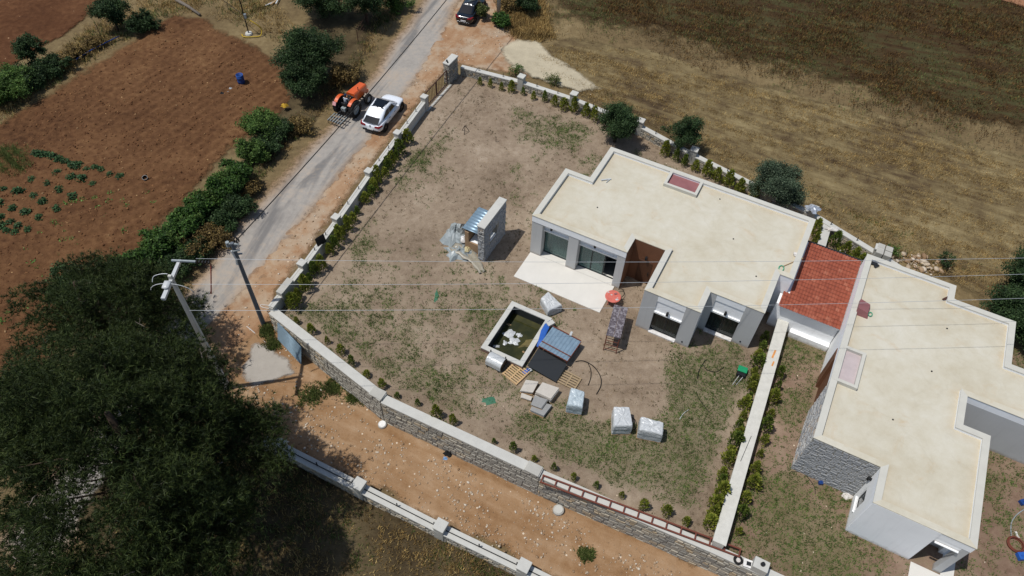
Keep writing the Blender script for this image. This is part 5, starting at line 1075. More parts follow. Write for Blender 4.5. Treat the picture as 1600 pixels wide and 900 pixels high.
for s in (-1, 1):
    wheel(tr, 0, s*.78, .74, .38, 'rear_wheel', M_plast, tread=18); wheel(tr, 2.02, s*.72, .44, .24, 'front_wheel', M_wrap, tread=14)
    V = []; F = []; N = 9
    for k in range(N+1):
        t_ = R(38)+R(95)*k/N
        for y, rr in ((s*.52, .86), (s*.82, .86), (s*.82, .83), (s*.52, .83)): V.append((rr*math.cos(t_), y, .74+rr*math.sin(t_)))
    for k in range(N): F += [(4*k+j, 4*k+(j+1) % 4, 4*k+4+(j+1) % 4, 4*k+4+j) for j in range(4)]
    F += [(0, 1, 2, 3), tuple(4*N+j for j in (3, 2, 1, 0))]
    b = MB(); b.add(V, F); fd = b.build('fender', M_orange, tr)
    part('fender_panel', M_dirtiron, fd, lambda m_: m_.hexa([(-.5, s*.48, .85), (.5, s*.48, .85), (.5, s*.5, .85), (-.5, s*.5, .85), (-.25, s*.48, 1.38), (.25, s*.48, 1.38), (.25, s*.5, 1.38), (-.25, s*.5, 1.38)]))
    part('footplate', M_dirtiron, tr, lambda m_: m_.b(.15, .75, s*.28, s*.55, .5, .53))
part('warning_sign', plain('red_white_sign', hexc('d9a0a0'), .5, .5, 20), tr, lambda m_: m_.box((-.72, .72, 1.25), (.03, .32, .32), 0, Matrix.Rotation(R(25), 3, 'Y')))
seat = part('seat', M_dirtiron, tr, lambda m_: (m_.box((-.12, 0, 1.0), (.42, .46, .1)), m_.box((-.36, 0, 1.18), (.08, .46, .34), 0, Matrix.Rotation(R(-12), 3, 'Y')), m_.b(-.2, 0, -.08, .08, .82, .96)), bevel=.02)
part('steering_wheel', M_black, tr, lambda m_: (m_.tube([Vector((.42, 0, 1.42))+Matrix.Rotation(R(-35), 3, 'Y') @ Vector((.2*math.cos(t_), .2*math.sin(t_), 0)) for t_ in np.linspace(0, 2*math.pi, 19)[:-1]], .018, 6, True), m_.cyl((.42, 0, 1.42), (.62, 0, 1.15), .02, .025, 6), m_.box((.42, 0, 1.42), (.38, .03, .02), 0, Matrix.Rotation(R(-35), 3, 'Y'))))
part('gear_lever', M_black, tr, lambda m_: m_.cyl((.35, -.18, .85), (.22, -.2, 1.2), .015, .02, 6)); part('hitch_arm', M_dirtiron, tr, lambda m_: (m_.cyl((-.2, -.3, .55), (-1.0, -.42, .45), .04), m_.cyl((-.2, .3, .55), (-1.0, .42, .45), .04), m_.cyl((-.3, 0, .95), (-1.0, 0, .8), .035)))
part('lift_box', M_plast, tr, lambda m_: m_.b(-.62, -.35, -.2, .2, .62, .95), bevel=.02)
cu = part('cultivator', M_dirtiron, tr, lambda m_: (m_.b(-1.08, -1.0, -.7, .7, .42, .5), m_.b(-1.5, -1.43, -.75, .75, .42, .49), m_.b(-1.95, -1.88, -.7, .7, .42, .49), m_.cyl((-1.04, 0, .46), (-1.0, 0, .85), .04)))
for y in (-.6, -.36, -.12, .12, .36, .6): part('cultivator_bar', M_plast, cu, lambda m_: m_.b(-2.05, -.98, y-.03, y+.03, .49, .53))
for y in (-.6, -.2, .2, .6):
    for x in (-1.46, -1.92): part('tine', M_dirtiron, cu, lambda m_: m_.tube([(x, y, .44), (x-.12, y, .3), (x-.02, y, .12), (x+.08, y, .04)], [.025, .025, .022, .012], 6))

# driver: one skinned body seated on the tractor
def person(label, loc, rz, joints, edges, mats, head, hair, capcol):
    r = empty('person', label, 'person', loc, rz)
    me = bpy.data.meshes.new('body'); names = list(joints); me.from_pydata([joints[n][:3] for n in names], [(names.index(a), names.index(b)) for a, b in edges], []); o = link('body', me, mats, r)
    sk = o.modifiers.new('skin', 'SKIN'); sk.use_smooth_shade = True
    for i, n in enumerate(names):
        q = me.skin_vertices[0].data[i]; rr = joints[n][3]; q.radius = rr if isinstance(rr, tuple) else (rr, rr); q.use_root = (n == 'pelvis')
    sb = o.modifiers.new('sub', 'SUBSURF'); sb.levels = 1; sb.render_levels = 2
    return r, o
J = {'pelvis': (-.1, 0, 1.14, (.15, .12)), 'waist': (-.12, 0, 1.3, (.14, .11)), 'chest': (-.08, 0, 1.5, (.17, .12)), 'neckb': (-.05, 0, 1.64, (.09, .08)), 'neck': (-.03, 0, 1.7, .055), 'skull0': (-.01, 0, 1.77, (.075, .085)), 'skull1': (0, 0, 1.86, (.08, .095)), 'skull2': (0, 0, 1.93, (.06, .075))}
E_ = [('pelvis', 'waist'), ('waist', 'chest'), ('chest', 'neckb'), ('neckb', 'neck'), ('neck', 'skull0'), ('skull0', 'skull1'), ('skull1', 'skull2')]
for s, n in ((1, 'l'), (-1, 'r')):
    J.update({n+'sh': (-.06, s*.19, 1.58, .065), n+'el': (.1, s*.27, 1.36, .048), n+'wr': (.34, s*.17, 1.42, .034), n+'pa': (.4, s*.165, 1.45, (.03, .022)),
              n+'hip': (-.02, s*.1, 1.12, .1), n+'kn': (.38, s*.2, 1.1, .072), n+'an': (.46, s*.24, .66, .048), n+'toe': (.62, s*.26, .58, .04)})
    E_ += [('neckb', n+'sh'), (n+'sh', n+'el'), (n+'el', n+'wr'), (n+'wr', n+'pa'), ('pelvis', n+'hip'), (n+'hip', n+'kn'), (n+'kn', n+'an'), (n+'an', n+'toe')]
    for k in range(4): y = s*(.165-.03+.02*k); J[n+'f%d' % k] = (.435, y, 1.47, .01); J[n+'g%d' % k] = (.455+.006*(k % 2), y, 1.43, .009); E_ += [(n+'pa', n+'f%d' % k), (n+'f%d' % k, n+'g%d' % k)]
    J[n+'t'] = (.39, s*.13, 1.435, .011); E_ += [(n+'pa', n+'t')]
t = NT('driver_skin_and_clothes'); sep = t.n('ShaderNodeSeparateXYZ'); t.t.links.new(t.v, sep.inputs[0]); z_ = sep.outputs[2]; x_ = sep.outputs[0]
strp = t.math('GREATER_THAN', t.math('SINE', t.math('MULTIPLY', z_, 62)), -.1); shirt = t.mix(strp, hexc('2a3042'), hexc('c9cbd0'))
low = t.math('LESS_THAN', z_, 1.2); col = t.mix(low, shirt, hexc('23262c')); skin = hexc('a87858')
col = t.mix(t.math('GREATER_THAN', z_, 1.69), col, skin); col = t.mix(t.math('MULTIPLY', t.math('GREATER_THAN', x_, .2), t.math('GREATER_THAN', z_, 1.3)), col, skin); col = t.mix(t.math('LESS_THAN', z_, .64), col, hexc('2a211b'))
M_driver = t.fin(col, .85, .2)
pr, po = person('person in a striped shirt and dark cap sitting on the orange tractor', tr.location, th_, J, E_, M_driver, None, None, None)
part('cap', plain('navy_cap', hexc('26324e'), .8), pr, lambda m_: (m_.lathe([(.098, 1.88), (.1, 1.92), (.085, 1.98), (.045, 2.02), (.001, 2.03)], n=16), m_.box((.12, 0, 1.9), (.12, .14, .015))), sm=True)
part('hair', plain('dark_hair', hexc('1c1512'), .8), pr, lambda m_: m_.lathe([(.07, 1.74), (.092, 1.8), (.097, 1.88)], (-.02, 0, 0), n=14), sm=True)
part('face_features', plain('face_details', hexc('6b4636'), .7), pr, lambda m_: (m_.box((.1, 0, 1.83), (.03, .022, .04)), m_.box((.088, .033, 1.86), (.012, .024, .01)), m_.box((.088, -.033, 1.86), (.012, .024, .01)), m_.box((.084, 0, 1.785), (.014, .04, .01)), m_.box((0, .095, 1.84), (.03, .015, .05)), m_.box((0, -.095, 1.84), (.03, .015, .05))))
# ------------------------------------------------------------------ vegetation
def leaves(C, size, rng, aspect=.55, up=.35, jit=.4):
    """one folded-free quad per centre, random attitude"""
    n = len(C); sz = size*(1+jit*rng.uniform(-1, 1, n))[:, None]
    nrm = rng.normal(size=(n, 3)); nrm[:, 2] = np.abs(nrm[:, 2])+up; nrm /= np.linalg.norm(nrm, axis=1)[:, None]
    t_ = np.cross(nrm, rng.normal(size=(n, 3))); t_ /= np.linalg.norm(t_, axis=1)[:, None]; b_ = np.cross(nrm, t_)
    V = np.stack([C-t_*sz*.5, C-b_*sz*aspect*.5+t_*sz*.05, C+t_*sz*.5, C+b_*sz*aspect*.5+t_*sz*.05], 1).reshape(-1, 3)
    return V, np.arange(4*n).reshape(n, 4)
def blob_pts(c, r, n, rng, shell=.55):
    d = rng.normal(size=(n, 3)); d /= np.linalg.norm(d, axis=1)[:, None]; q = (shell+(1-shell)*rng.uniform(0, 1, n))**.8*(1+.18*rng.normal(size=n))
    return np.array(c)+d*q[:, None]*np.array(r)
def crown_mesh(name, blobs, per, leaf, rng, sub=9, aspect=.55, up=.35):
    """blobs: (centre, radii); each blob breaks into clumps of leaves"""
    P = []
    for c, r in blobs:
        r = np.array(r, float); vol = float(np.prod(r))**(1/3)
        cl = blob_pts(c, r*.8, sub, rng, .5)
        for q in cl: P.append(blob_pts(q, r*.5, max(6, int(per*vol*vol/sub)), rng, .2))
    C = np.concatenate(P); C = C[C[:, 2] > .03]
    return np_mesh(name, *leaves(C, leaf, rng, aspect, up))
M_bark = plain('bark', hexc('42362b'), .95, .25, 6, .6); M_barkg = plain('grey_bark', hexc('6f665c'), .95, .25, 6, .6)
def trunk_mb(h, r, limbs, rng, lean=(0, 0)):
    m_ = MB(); P = [(lean[0]*t_*h+.06*h*rng.uniform(-.3, .3), lean[1]*t_*h+.06*h*rng.uniform(-.3, .3), -.15+h*t_) for t_ in (0, .3, .6, 1)]; P[0] = (0, 0, -.15)
    m_.tube(P, [r*1.2, r, r*.85, r*.5], 8)
    for e in limbs:
        s_ = Vector(P[1]).lerp(Vector(P[3]), rng.uniform(.1, .9)); e = Vector(e); md = s_.lerp(e, .5)+Vector((0, 0, .12*(e-s_).length)); m_.tube([s_, md, e], [r*.45, r*.3, r*.1], 6)
    return m_
def tree(name, label, loc, h, rad, mat, leaf, per, nb, seed, th=None, squash=.8, cat='tree', group=None, trunk_r=.12, shape=None, bare=False):
    rng = np.random.default_rng(seed); r = empty(name, label, cat, loc, 0, group); th = th if th is not None else h*.25; B = []
    cz = th+(h-th)*.5; rz = (h-th)/2
    for i in range(nb):
        d = rng.normal(size=3); d /= np.linalg.norm(d); q = rng.uniform(.25, .78); c = np.array([d[0]*rad*q, d[1]*rad*q, cz+d[2]*rz*q*.95]); s_ = rad*rng.uniform(.28, .48)
        c[2] = max(c[2], s_*squash*.75); B.append((c, (s_, s_, s_*squash)))
    link('crown', crown_mesh('crown', B, per, leaf, rng), mat, r)
    m_ = trunk_mb(max(th, .4)+rz*.7, trunk_r, [b[0] for b in B[:7]], rng); m_.build('trunk', M_bark, r, True)
    return r
LG = lambda n, a, b, c, **k: leaf_mat(n, hexc(a), hexc(b), hexc(c), **k)
M_fig = LG('fig_leaves', '263b1a', '3d5a26', '587836'); M_olive = LG('olive_leaves', '2f3d2c', '465540', '66735a'); M_dark = LG('dark_leaves', '22331b', '334728', '4d613a'); M_bush = LG('roadside_leaves', '30451f', '4a652c', '6b8242')
M_dry = LG('dry_brush', '4a3c22', '6b5832', '8d7848', trans=.1); M_veg = LG('vegetable_leaves', '22381f', '35522e', '4a6a40'); M_sprout = LG('sprout_leaves', '3c5a26', '5a7d38', '7d9c54')
M_thuja = LG('golden_thuja', '5c6a28', '8a933a', 'b9b556', obj=.25, trans=.45); M_thujad = LG('green_thuja', '3f5022', '667a34', '97a04c', obj=.3, trans=.4); M_pine = LG('pine_needles', '1c2712', '2e3b1b', '4a542a', trans=.2, obj=0); M_weed = LG('weeds', '3b4a24', '55622f', '78784a')
def gt(u, v): return GT(u, v)
def g0(u, v): return G(u, v, 0)
# garden trees
tree('olive_tree', 'dense dark round tree at the back wall, left of two', g0(960, 222), 3.9, 2.1, M_dark, .11, 2600, 26, 1, th=.3)
tree('olive_tree', 'airy dark tree at the back wall between the dense tree and the villa', g0(1058, 236), 3.9, 1.9, M_dark, .12, 1300, 22, 2, th=.4)
tree('olive_tree', 'silvery olive tree behind the right part of the middle villa', g0(1205, 318), 4.0, 2.4, M_olive, .105, 2700, 28, 3, th=.3)
tree('olive_tree', 'dark tree at the right edge behind the right villa, upper', g0(1592, 470), 4.2, 2.8, M_dark, .13, 2000, 26, 4, th=.3)
tree('olive_tree', 'dark tree at the right edge behind the right villa, lower', g0(1575, 515), 3.6, 2.6, M_dark, .13, 2000, 24, 5, th=.2)
tree('shrub', 'small dark bush among rubble behind the right villa', g0(1470, 418), 1.5, .8, M_dark, .11, 900, 12, 6, th=.1, cat='bush', trunk_r=.05)
tree('shrub', 'green bush beside the blocks on the back wall', g0(1395, 398), 1.0, .7, M_bush, .1, 900, 10, 7, th=.1, cat='bush', trunk_r=.05)
tree('shrub', 'green weed bush behind the back wall near the sand patch', g0(806, 116), 1.0, 1.0, M_bush, .1, 800, 10, 8, th=.05, cat='bush', trunk_r=.04)
tree('shrub', 'pale flowering bush behind the back wall, right of the second pillar', g0(868, 132), 1.0, 1.1, M_weed, .1, 700, 10, 9, th=.05, cat='bush', trunk_r=.04)
# roadside and hedge bushes
for i, (u, v, h, r, mt, lb) in enumerate([
        (497, 124, 5.2, 3.5, M_dark, 'large dark tree beside the road above the tractor'), (482, 155, 3.0, 2.1, M_dark, 'lower dark bush joined to the large tree left of the tractor'),
        (540, 130, 2.0, 1.7, M_dry, 'brownish dry bush at the road edge above the tractor'), (412, 212, 2.4, 1.9, M_bush, 'round green bush with a yellow rag, left of the road'),
        (362, 300, 2.0, 1.4, M_bush, 'leafy bush tucked between the two topmost hedge bushes'), (332, 330, 2.0, 1.4, M_bush, 'lighter green bush between the second and third hedge bushes'), (300, 360, 2.0, 1.4, M_bush, 'lighter green bush between the third and middle hedge bushes'), (270, 388, 2.0, 1.4, M_bush, 'lighter green bush below the middle hedge bush'), (238, 416, 2.0, 1.4, M_bush, 'lighter green bush between the hedge bushes by the pole top'), (206, 444, 2.0, 1.4, M_bush, 'lighter green bush near the lower hedge end'), (398, 252, 1.9, 1.5, M_bush, 'green bush between the round bush and the hedge top'), (420, 240, 1.4, 1.4, M_dark, 'low dark brush at the road edge above the hedge'), (350, 355, 1.3, 1.4, M_dark, 'low dark brush at the road edge beside the hedge middle'), (305, 405, 1.3, 1.4, M_dark, 'low dark brush at the road edge beside the lower hedge'), (470, 205, 1.2, 1.3, M_dry, 'dry brush at the road edge left of the tractor'), (376, 285, 2.3, 1.5, M_fig, 'topmost leafy bush of the roadside hedge'), (350, 315, 2.3, 1.5, M_fig, 'second leafy bush of the roadside hedge'), (315, 345, 2.3, 1.5, M_fig, 'third leafy bush of the roadside hedge'), (285, 372, 2.3, 1.5, M_fig, 'middle leafy bush of the roadside hedge'),
        (255, 402, 2.3, 1.5, M_fig, 'leafy hedge bush just above the concrete pole top'), (222, 430, 2.3, 1.5, M_fig, 'leafy hedge bush left of the concrete pole top'), (190, 455, 2.3, 1.5, M_fig, 'lowest leafy bush of the roadside hedge by the pine'), (128, 478, 4.0, 1.6, M_dark, 'dark bushy tree top above the left side of the pine'),
        (325, 385, 1.4, 1.8, M_dry, 'dry brown brush between the hedge and the road'), (372, 335, 1.4, 1.6, M_dark, 'low dark brush between the upper hedge and the road'), (275, 430, 1.4, 1.6, M_dark, 'low dark brush between the lower hedge and the road'), (50, 132, 1.8, 2.0, M_dark, 'dark brush under the fig tree on the field border'), (92, 112, 1.4, 1.6, M_dark, 'dark brush between the fig tree and the blue pipe'), (432, 215, 1.4, 1.6, M_dark, 'dark brush on the road side of the round bush'), (390, 300, 1.0, 1.2, M_dry, 'dry brush at the upper end of the roadside hedge'),
        (185, 48, 3.4, 1.9, M_dark, 'tree at the upper field corner with fig leaves'), (228, 48, 2.0, 1.6, M_dark, 'dark round bush right of the upper corner tree'), (62, 108, 3.2, 1.6, M_dark, 'spreading fig tree on the field border at upper left'), (14, 148, 2.4, 2.6, M_bush, 'green bush on the field border at the left edge'),
        (572, 34, 4.5, 2.8, M_dark, 'big dark tree at the top edge left of the road'), (505, 26, 5.0, 3.4, M_dark, 'second big dark tree at the top edge, further left'), (622, 14, 2.4, 1.8, M_bush, 'green bush at the top edge beside the road'),
        (782, 42, 1.3, 1.2, M_fig, 'low green bush at the foot of the pale pole'), (822, 22, 2.2, 1.5, M_dark, 'dark bush at the top right of the pale pole'), (752, 30, 1.6, .9, M_weed, 'white-flowered weed bush beside the dark car'), (795, 12, 1.2, 1.5, M_dry, 'dry brush behind the pale pole'),
        (120, 90, 1.0, 1.4, M_dry, 'dry brush along the field border near the blue pipe'), (150, 72, .9, 1.2, M_dry, 'dry brush on the field border above the blue pipe'), (95, 108, .9, 1.2, M_dry, 'dry brush on the field border right of the fig tree')]):
    tree('tree' if h > 2.9 else 'shrub', lb, gt(u, v), h, r, mt, .18 if mt is M_fig else .14, (1500 if mt is not M_dry else 900), 20, 40+i, th=(.8 if h > 2.9 else .1), cat='tree' if h > 2.9 else 'bush', trunk_r=.1 if h > 2.9 else .05)
crumple('yellow_rag', 'yellow rag hanging at the bush left of the road', 'rag', gt(447, 173)+np.array([0, 0, .5]), .3, .25, .2, plain('yellow_cloth', hexc('b8932e'), .8), 101)

# big pine
def pine(label, base, RM, zlo, zhi, nb, seed, off=(0, 0), lobe=0.0, sx=.95, twigs=60, smin=.55):
    rng = np.random.default_rng(seed); base = np.array(base); zb = float(terr(*base)); r = empty('pine_tree', label, 'tree', (base[0], base[1], zb)); BL = []
    for k in range(nb):
        t_ = rng.uniform(0, 2*math.pi); q = math.sqrt(rng.uniform(.0, 1))*RM*(1+.14*math.sin(3*t_+1)+.13*math.sin(7*t_)); z = zlo+(zhi-zlo)*max(0, 1-(q/RM)**1.8)*(rng.uniform(.4, 1) if k % 3 else rng.uniform(-.25, .4))+rng.uniform(-1.6, .9)
        x, y = q*math.cos(t_)*sx+off[0], q*math.sin(t_)*1.02+off[1]
        if lobe: x += lobe*float(smooth((1.0-y)/4.0))
        gap = vnoise(np.array([x+30]), np.array([y+30]), 2.0, 5, 2)[0]
        if gap < .36 and q > 2.0: continue
        BL.append((np.array([x, y, z]), rng.uniform(smin, 1.2)))
    C = []; D = []
    for c, s_ in BL:
        n = int(80*s_*s_)+14; p = blob_pts(c, (s_*1.15, s_*1.15, s_*.5), n, rng, .35); C.append(p); d = p-c; d[:, 2] = np.abs(d[:, 2])*.6+.35*s_; D.append(d)
    C = np.concatenate(C); D = np.concatenate(D); D /= np.linalg.norm(D, axis=1)[:, None]
    # every tuft is a brush of flat needles
    K = 11; n = len(C); V = np.zeros((n, K, 3, 3)); 
    for k in range(K):
        dv = D*.75+rng.normal(size=(n, 3))*.62; dv /= np.linalg.norm(dv, axis=1)[:, None]; L_ = rng.uniform(.18, .36, n)[:, None]
        sd_ = np.cross(dv, rng.normal(size=(n, 3))); sd_ /= np.linalg.norm(sd_, axis=1)[:, None]; w_ = .018
        V[:, k, 0] = C-sd_*w_; V[:, k, 1] = C+sd_*w_; V[:, k, 2] = C+dv*L_
    # weld the roots so that one tuft is one island of colour
    me = np_mesh('crown', V.reshape(-1, 3), np.arange(n*K*3).reshape(-1, 3)); link('crown', me, M_pine, r)
    m_ = MB(); tr_ = [(0, 0, -.3), (.2, .1, zhi*.3), (-.1, .3, zhi*.6), (.1, .4, zhi*.86)]; m_.tube(tr_, [.5, .42, .33, .12], 10); m_.build('trunk', M_bark, r, True)
    lm = MB()
    for c, s_ in BL[::14]:
        z0 = max(zlo*.45, c[2]*.72-.4); st = Vector((.05*z0/3, .1*z0/3, min(z0, zhi*.8))); e = Vector(c); md = st.lerp(e, .55)+Vector((rng.uniform(-.4, .4), rng.uniform(-.4, .4), .3))
        L_ = (e-st).length; lm.tube([st, md, e], [.04+.01*L_, .03+.005*L_, .015], 6)
    lm.build('limbs', M_bark, r, True)
    tw = MB()
    for k in range(twigs):
        c, s_ = BL[rng.integers(len(BL))]; p = Vector(c)+Vector((rng.uniform(-1, 1), rng.uniform(-1, 1), .55)); d = Vector((rng.uniform(-1, 1), rng.uniform(-1, 1), .1)); q = p+d*.55; tw.tube([p, p+d*.3+Vector((0, 0, .06)), q, q+d*.4], [.03, .028, .02, .008], 5)
        e = Vector((d.y, -d.x, .2)); tw.tube([q, q+e*.25+d*.1, q+e*.4+d*.3], [.016, .012, .006], 4)
    tw.build('dead_twigs', M_barkg, r, True, kind='stuff')
pine('huge dark spreading pine covering the lower left corner', (-17.6, 15.0), 7.4, 7.0, 15.2, 560, 77, (-1.9, .5), 1.9, .88, 26)
pine('smaller dark pine between the lower hedge end and the huge pine', (-26.3, 26.6), 5.0, 3.6, 8.0, 190, 78, (.6, -.6), 0, 1.1, 14)

# golden thuja rows
def thuja_mesh(k, mat):
    rng = np.random.default_rng(200+k); n = 420; z = rng.uniform(.05, 1.0, n)**.9; rad = .27*np.clip(1.25*(1-z)**.55, 0, 1)*(.55+.45*rng.uniform(0, 1, n)); t_ = rng.uniform(0, 2*math.pi, n); rad = rad*(1+.3*np.sin(t_*3+k)+.2*np.sin(z*17+k))
    C = np.stack([rad*np.cos(t_), rad*np.sin(t_), z*1.15], 1); D = np.stack([np.cos(t_)*.45, np.sin(t_)*.45, np.full(n, 1.0)], 1)+rng.normal(size=(n, 3))*.3; D /= np.linalg.norm(D, axis=1)[:, None]
    S = np.cross(D, rng.normal(size=(n, 3))); S /= np.linalg.norm(S, axis=1)[:, None]; L_ = rng.uniform(.1, .2, n)[:, None]
    V = np.stack([C-S*.012, C+D*L_*.5+S*.04, C+D*L_, C+D*L_*.5-S*.04], 1).reshape(-1, 3); me = np_mesh('foliage', V, np.arange(4*n).reshape(n, 4)); me.materials.append(mat); return me
TH_M = [thuja_mesh(k, M_thuja if k % 4 else M_thujad) for k in range(8)]
stem_me = MB().cyl((0, 0, -.05), (0, 0, .8), .025, .012, 6).mesh('stem'); stem_me.materials.append(M_bark)
rt_ = np.random.default_rng(301)
ORD = ['first', 'second', 'third', 'fourth', 'fifth', 'sixth', 'seventh', 'eighth', 'ninth', 'tenth', 'eleventh', 'twelfth', 'thirteenth', 'fourteenth', 'fifteenth', 'sixteenth', 'seventeenth', 'eighteenth', 'nineteenth', 'twentieth']
def ordn(i): return ORD[i] if i < 20 else ('twenty-'+ORD[i-20] if i < 29 else ('thirtieth' if i == 29 else 'thirty-'+ORD[i-30]))
def thuja(p, s, label, group):
    r = empty('thuja_shrub', label, 'shrub', p, rt_.uniform(0, 6.28), group); sx = s*rt_.uniform(.85, 1.15); r.scale = (sx, sx, s*rt_.uniform(.85, 1.2)); link('foliage', TH_M[rt_.integers(8)], None, r); link('stem', stem_me, None, r)
def row(pts, step, s, label, group, skip=.06, off=0.0):
    cnt = 0
    for i in range(len(pts)-1):
        p = np.array(pts[i]); q = np.array(pts[i+1]); L_ = np.linalg.norm(q-p); n = max(1, int(round(L_/step)))
        for k in range(n):
            if rt_.uniform() < skip: continue
            a, b = p+(q-p)*(k+.5)/n+rt_.uniform(-.12, .12, 2); thuja(W(a, b), s*rt_.uniform(.62, 1.28), ordn(cnt)+' '+label, group); cnt += 1
row([(-16.1, 3.2), (-15.45, 9), (-14.65, 14.2), (-14.0, 18.9), (-13.55, 22.0)], .72, 1.15, 'golden thuja from the gate end inside the road wall', 'thujas along the road wall')
row([(-16.4, -6.2), (-11.4, -7.0), (-6.3, -7.1), (-.8, -6.6)], .95, 1.05, 'thuja from the gate pillar along the back wall', 'thujas along the back wall')
row([(2.5, -5.9), (5.2, -5.2), (11.2, -4.1)], 1.05, 1.15, 'thuja from the airy tree along the wall behind the middle villa', 'thujas behind the villa')
row([(15.8, -3.0), (16.2, -1.2)], .9, 1.1, 'yellowish thuja from the back wall beside the wall stub', 'thujas at the wall stub'); row([(17.2, -2.4), (19.4, -1.2), (22.4, .4)], .75, 1.2, 'thuja from the left behind the annex and right villa', 'thujas behind the annex')
row([(-13.1, 22.3), (-4.3, 24.05), (6.3, 23.8), (15.6, 23.1)], 1.25, .75, 'small thuja from the left along the inner lane wall', 'thujas along the lane wall')
row([(15.25, 8.6), (16.05, 23.1)], .7, 1.1, 'thuja from the annex on the left side of the divider wall', 'thujas left of the divider'); row([(16.85, 8.6), (17.5, 22.8)], 1.05, .95, 'thuja from the annex on the right side of the divider wall', 'thujas right of the divider')

# vegetable plants
def veg_mesh(k, leaf, n, h, mat):
    rng = np.random.default_rng(400+k); d = rng.normal(size=(n, 3)); d /= np.linalg.norm(d, axis=1)[:, None]; d[:, 2] = np.abs(d[:, 2]); C = d*rng.uniform(.3, 1, n)[:, None]*np.array([.42, .42, h])+np.array([0, 0, .04]); me = np_mesh('leaves', *leaves(C, leaf, rng, .6, .8)); me.materials.append(mat); return me
VEG = [veg_mesh(k, .16, 170, .42, M_veg) for k in range(4)]; SPR = [veg_mesh(10+k, .2, 26, .25, M_sprout) for k in range(3)]
vst = MB().cyl((0, 0, -.04), (0, 0, .2), .02, .012, 5).mesh('stem'); vst.materials.append(M_veg)
big = [(230, 65), (262, 70), (300, 75), (335, 85), (370, 100), (400, 112), (430, 115), (465, 140), (500, 135), (545, 165), (600, 155), (635, 165), (690, 195), (755, 210), (360, 185), (200, 230), (450, 215), (515, 225), (580, 255), (300, 250), (375, 290), (110, 305), (215, 330), (270, 365), (455, 335), (20, 290), (85, 405), (165, 435), (360, 410), (10, 375), (250, 465), (10, 460), (70, 495), (120, 520), (45, 548), (95, 560), (175, 540), (5, 520), (130, 300), (485, 150)]
small = [(595, 335), (690, 305), (722, 312), (680, 360), (770, 360), (802, 388), (620, 395), (655, 460), (390, 510), (350, 515), (405, 550), (400, 595), (450, 590), (490, 615), (440, 622), (370, 690), (200, 750), (240, 775), (265, 825), (585, 340), (780, 540), (920, 305), (960, 370), (460, 370), (420, 375), (520, 340), (340, 490), (100, 940), (165, 1010), (40, 1060), (110, 960), (20, 1110), (600, 720), (245, 560), (165, 655)]
def rows_of(L, step):
    """row and place of each plant, rows counted from the far end of the field"""
    L = sorted(L, key=lambda q: q[1]); rows = []; cur = []
    for q in L:
        if cur and q[1]-cur[0][1] > step: rows.append(cur); cur = []
        cur.append(q)
    rows.append(cur); return [(q, i, j) for i, r_ in enumerate(rows) for j, q in enumerate(sorted(r_))]
for i, ((x, y), ri, ci) in enumerate(rows_of(big, 62)):
    p = gt(x/4, 225+y/4); o = empty('vegetable_plant', ordn(ci)+' plant from the left in the '+ordn(ri)+' row of bushy vegetables', 'plant', p, i*1.3, 'bushy vegetable plants'); s_ = rt_.uniform(.75, 1.15); o.scale = (s_, s_, s_*.9); link('leaves', VEG[i % 4], None, o); link('stem', vst, None, o)
for i, ((x, y), ri, ci) in enumerate(rows_of(small, 90)):
    p = gt(x/4, 225+y/4); o = empty('seedling', ordn(ci)+' bright seedling from the left in the '+ordn(ri)+' row of seedlings', 'plant', p, i*1.7, 'seedlings in the field'); s_ = rt_.uniform(.5, .9); o.scale = (s_,)*3; link('leaves', SPR[i % 3], None, o); link('stem', vst, None, o)

# ------------------------------------------------------------------ scattered ground cover
on_lane = lambda x, y: terr(x, y)+.018+lane_relief(x, y)
on_field = lambda x, y: terr(x, y)+.006+furrows(x, y)
on_stub = lambda x, y: terr(x, y)+.006+ruts(x, y)
on_mead = lambda x, y: terr(x, y)+.012+.22*vnoise(x, y, .8, 13, 4)
on_shld = lambda x, y: terr(x, y)+.012+.06*vnoise(x, y, .5, 14, 4)
on_lot = lambda x, y: terr(x, y)+.012+.15*vnoise(x, y, .8, 17, 4)
def scatter(poly, n, rng, dens=None, base=terr, fade=1.3):
    P = np.array(poly); lo_ = P.min(0); hi_ = P.max(0); X = rng.uniform(lo_[0], hi_[0], n); Y = rng.uniform(lo_[1], hi_[1], n); sd_ = poly_sd(X, Y, P); k = (sd_ > .05) & (rng.uniform(0, 1, n) < np.clip(sd_/fade+.05, 0, 1) if base is not flat0 else sd_ > .05)
    if dens is not None: k &= rng.uniform(0, 1, n) < dens(X, Y)
    X, Y = X[k], Y[k]; return np.stack([X, Y, base(X, Y)+.01], 1)
def tufts(name, label, P, h, wd, blades, spread, mat, rng):
    n = len(P); B = np.repeat(P, blades, 0); m_ = len(B); sc_ = np.repeat(rng.uniform(.6, 1.3, n), blades)[:, None]
    B = B+np.concatenate([rng.normal(size=(m_, 2))*spread, np.zeros((m_, 1))], 1); t_ = rng.uniform(0, 2*math.pi, m_); ln = rng.uniform(.2, 1.1, m_)
    D = np.stack([np.cos(t_)*ln, np.sin(t_)*ln, np.ones(m_)], 1); D /= np.linalg.norm(D, axis=1)[:, None]; S = np.stack([-np.sin(t_), np.cos(t_), np.zeros(m_)], 1)*wd
    L_ = h*sc_*rng.uniform(.6, 1.2, m_)[:, None]; V = np.stack([B-S, B+S, B+D*L_], 1).reshape(-1, 3)
    o = link(name, np_mesh(name, V, np.arange(3*m_).reshape(m_, 3)), mat, kind='stuff'); o['label'] = label; o['category'] = 'grass'; return o
rg = np.random.default_rng(500)
